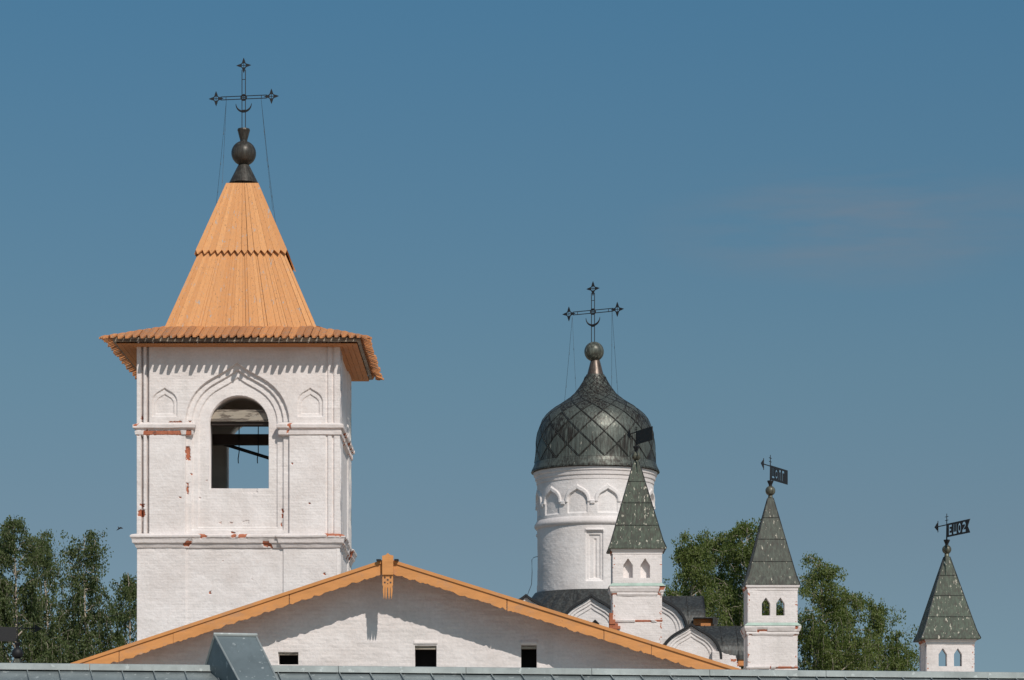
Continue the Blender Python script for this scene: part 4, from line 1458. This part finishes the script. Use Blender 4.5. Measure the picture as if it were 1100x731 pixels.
# ------------------------------------------------------------------ BIRCHES
def birch(px, Y, toppy, spread, seed, leafmat, label, group, nl=44, dens=1.0, lean=0.0, leafsize=1.0):
    r = np.random.default_rng(seed)
    X0 = PX(px, Y); H = PZ(toppy, Y); S = spread * Y / F
    root = thing('birch_tree', label, 'tree', (X0, Y, 0), group)
    tb = MB()
    def trunk_pt(f):
        return Vector((X0 + lean * f * f + .22 * math.sin(f * 5 + seed) * f, Y + .2 * math.sin(f * 4 + seed * 2), H * .97 * f))
    fs_ = np.linspace(0, 1, 18)
    tb.tube([trunk_pt(f) for f in fs_], [max(.012, .15 * (1 - f) ** .9) for f in fs_], 7)
    LV = []; LT = []
    def leaves_along(pts, n, tone, sig):
        pts = np.array(pts); k = len(pts) - 1
        t = r.random(n) ** .85 * k; i = np.minimum(t.astype(int), k - 1); f = (t - i)[:, None]
        c = pts[i] * (1 - f) + pts[i + 1] * f + r.normal(0, sig, (n, 3)) * np.array([1, 1, 1.2])
        L = r.uniform(.034, .068, n)[:, None] * leafsize; W = L * r.uniform(.45, .7, n)[:, None]
        a = r.normal(0, 1, (n, 3)) * .6 + np.array([0, 0, -1.2]); a /= np.linalg.norm(a, axis=1)[:, None]
        b = np.cross(a, r.normal(0, 1, (n, 3))); b /= np.linalg.norm(b, axis=1)[:, None]
        LV.append(np.stack([c - a * L, c + b * W, c + a * L, c - b * W], 1)); LT.append(np.clip(tone + r.normal(0, .17, n), 0, 1))
    for l in range(nl):
        f = .20 + .78 * (l + r.random()) / nl
        az = l * 2.39996 + r.normal(0, .5)
        base = trunk_pt(min(f, .985))
        top = f > .82
        reach = S * min(1.0, (1.05 - f) * 1.55) ** .75 * r.uniform(.45, 1.12)
        rise = min(reach * r.uniform(.7, 1.5) * (1.35 if top else 1), (H - base.z) * 1.1 + .2)
        o = Vector((math.cos(az), math.sin(az), 0))
        pts = []
        wob = r.normal(0, .12, 3)
        for t in np.linspace(0, 1, 9):
            p = base + o * reach * (t ** .9) + Vector((0, 0, rise * (t - .36 * t ** 3)))
            p += Vector(wob) * math.sin(t * 5) + Vector(r.normal(0, .03, 3))
            if p.z > H: p.z = H - r.random() * .25
            pts.append(p)
        r0 = max(.013, .066 * (1.1 - f))
        tb.tube(pts, [r0 * (1 - .88 * t) for t in np.linspace(0, 1, 9)], 5)
        tone_l = r.uniform(.22, .78)
        ntw = int((8 + reach * 9) * dens * r.uniform(.55, 1.3) * (.80 if f < .5 else .98))
        for k in range(ntw):
            t = r.uniform(.12, 1.0) ** .75
            i = min(int(t * 8), 7); st = pts[i].lerp(pts[i + 1], t * 8 - i)
            d = o * r.uniform(-.1, 1.0) + Vector((r.normal(0, .6), r.normal(0, .6), r.uniform(.0, .9)))
            ln = r.uniform(.25, .75) * (.8 if top else 1.1)
            hang = r.uniform(.15, .6) if (top or r.random() < .25) else r.uniform(.6, 2.1)
            tw = []
            for q in np.linspace(0, 1, 7):
                p = st + d * ln * min(1, q * 1.7) * (1 - .2 * q) + Vector((0, 0, -hang * q ** 1.6))
                p += Vector((.025 * r.normal(), .025 * r.normal(), 0))
                if p.z > H + .3: p.z = H + .3 * r.random()
                tw.append(tuple(p))
            if k % 2 == 0: tb.tube(tw, [.008 * (1 - .6 * q) for q in np.linspace(0, 1, 7)], 3)
            leaves_along(tw, int((26 + 32 * hang) * r.uniform(.7, 1.3)), tone_l + r.normal(0, .12), .055 if hang > .6 else .085)
    tb.build('trunk', BARK, root)
    V = np.concatenate(LV); T = np.concatenate(LT)
    n = len(V)
    me = bpy.data.meshes.new('crown')
    me.vertices.add(n * 4); me.vertices.foreach_set('co', V.reshape(-1).astype(np.float32))
    me.loops.add(n * 4); me.loops.foreach_set('vertex_index', np.arange(n * 4, dtype=np.int32))
    me.polygons.add(n); me.polygons.foreach_set('loop_start', np.arange(0, n * 4, 4, dtype=np.int32))
    me.update(calc_edges=True)
    at = me.attributes.new('tint', 'FLOAT', 'FACE'); at.data.foreach_set('value', T.astype(np.float32))
    link('crown', me, leafmat, root)
    print('leaves', label, n)
    return root


GL, GR = 'birches left of the bell tower', 'birches behind the turrets'
birch(14, 112, 546, 66, 11, LEAF_A, 'tallest birch at the left edge of the photo, dark drooping crown', GL, 50, 1.2)
birch(50, 118, 562, 50, 12, LEAF_A, 'slim dark birch standing right behind the tall birch at the photo edge', GL, 38)
birch(96, 114, 566, 53, 13, LEAF_A, 'dark birch with drooping crown, tallest of the two nearest the bell tower', GL, 48)
birch(136, 117, 606, 46, 23, LEAF_A, 'low dark birch whose crown touches the left wall of the bell tower', GL, 36)
birch(-22, 115, 552, 66, 14, LEAF_A, 'birch cut by the left picture edge, behind the hidden turret vane', GL, 46, 1.1)
birch(798, 124, 556, 84, 15, LEAF_B, 'broad bright green birch behind the church roofs, between the first two turrets', GR, 62, 1.1)
birch(766, 127, 566, 60, 33, LEAF_B, 'yellow-green birch filling the gap between two others, behind the dark barrel roofs', GR, 56, 1.2)
birch(738, 122, 570, 56, 16, LEAF_B, 'green birch rising beside the turret that stands before the drum', GR, 56, 1.25)
birch(880, 122, 592, 60, 17, LEAF_B, 'green birch just right of the open-windowed turret with rounded top', GR, 52, 1.0)
birch(914, 124, 628, 50, 27, LEAF_B, 'middle birch of the three to the right of the open-windowed turret', GR, 44, 1.0)
birch(945, 126, 640, 60, 18, LEAF_B, 'lower green birch right of the others, reaching toward the lone turret', GR, 40, 1.0)

# ------------------------------------------------------------------ BIRD
bp = Vector(PT(128, 568, 80)); BS = .55
m = MB()
m.tube([bp + Vector((-.14, 0, -.10)), bp + Vector((-.06, 0, -.045)), bp, bp + Vector((.07, 0, .05)), bp + Vector((.11, 0, .075))], [.008, .028, .042, .034, .006], 8)
for sgn in (-1, 1):
    w0 = bp + Vector((.03, 0, .02)); w1 = bp + Vector((-.02, 0, -.02)); e = bp + Vector((.10 if sgn > 0 else -.03, sgn * .26, .09)); e2 = bp + Vector((.16 if sgn > 0 else -.02, sgn * .34, .03))
    m.add([w0, w1, e, e2], [(0, 1, 3, 2)])
m.v = [tuple(bp + (Vector(p) - bp) * BS) for p in m.v]
tag(m.build('bird', IRON), 'tiny dark bird in flight left of the bell tower', 'bird')
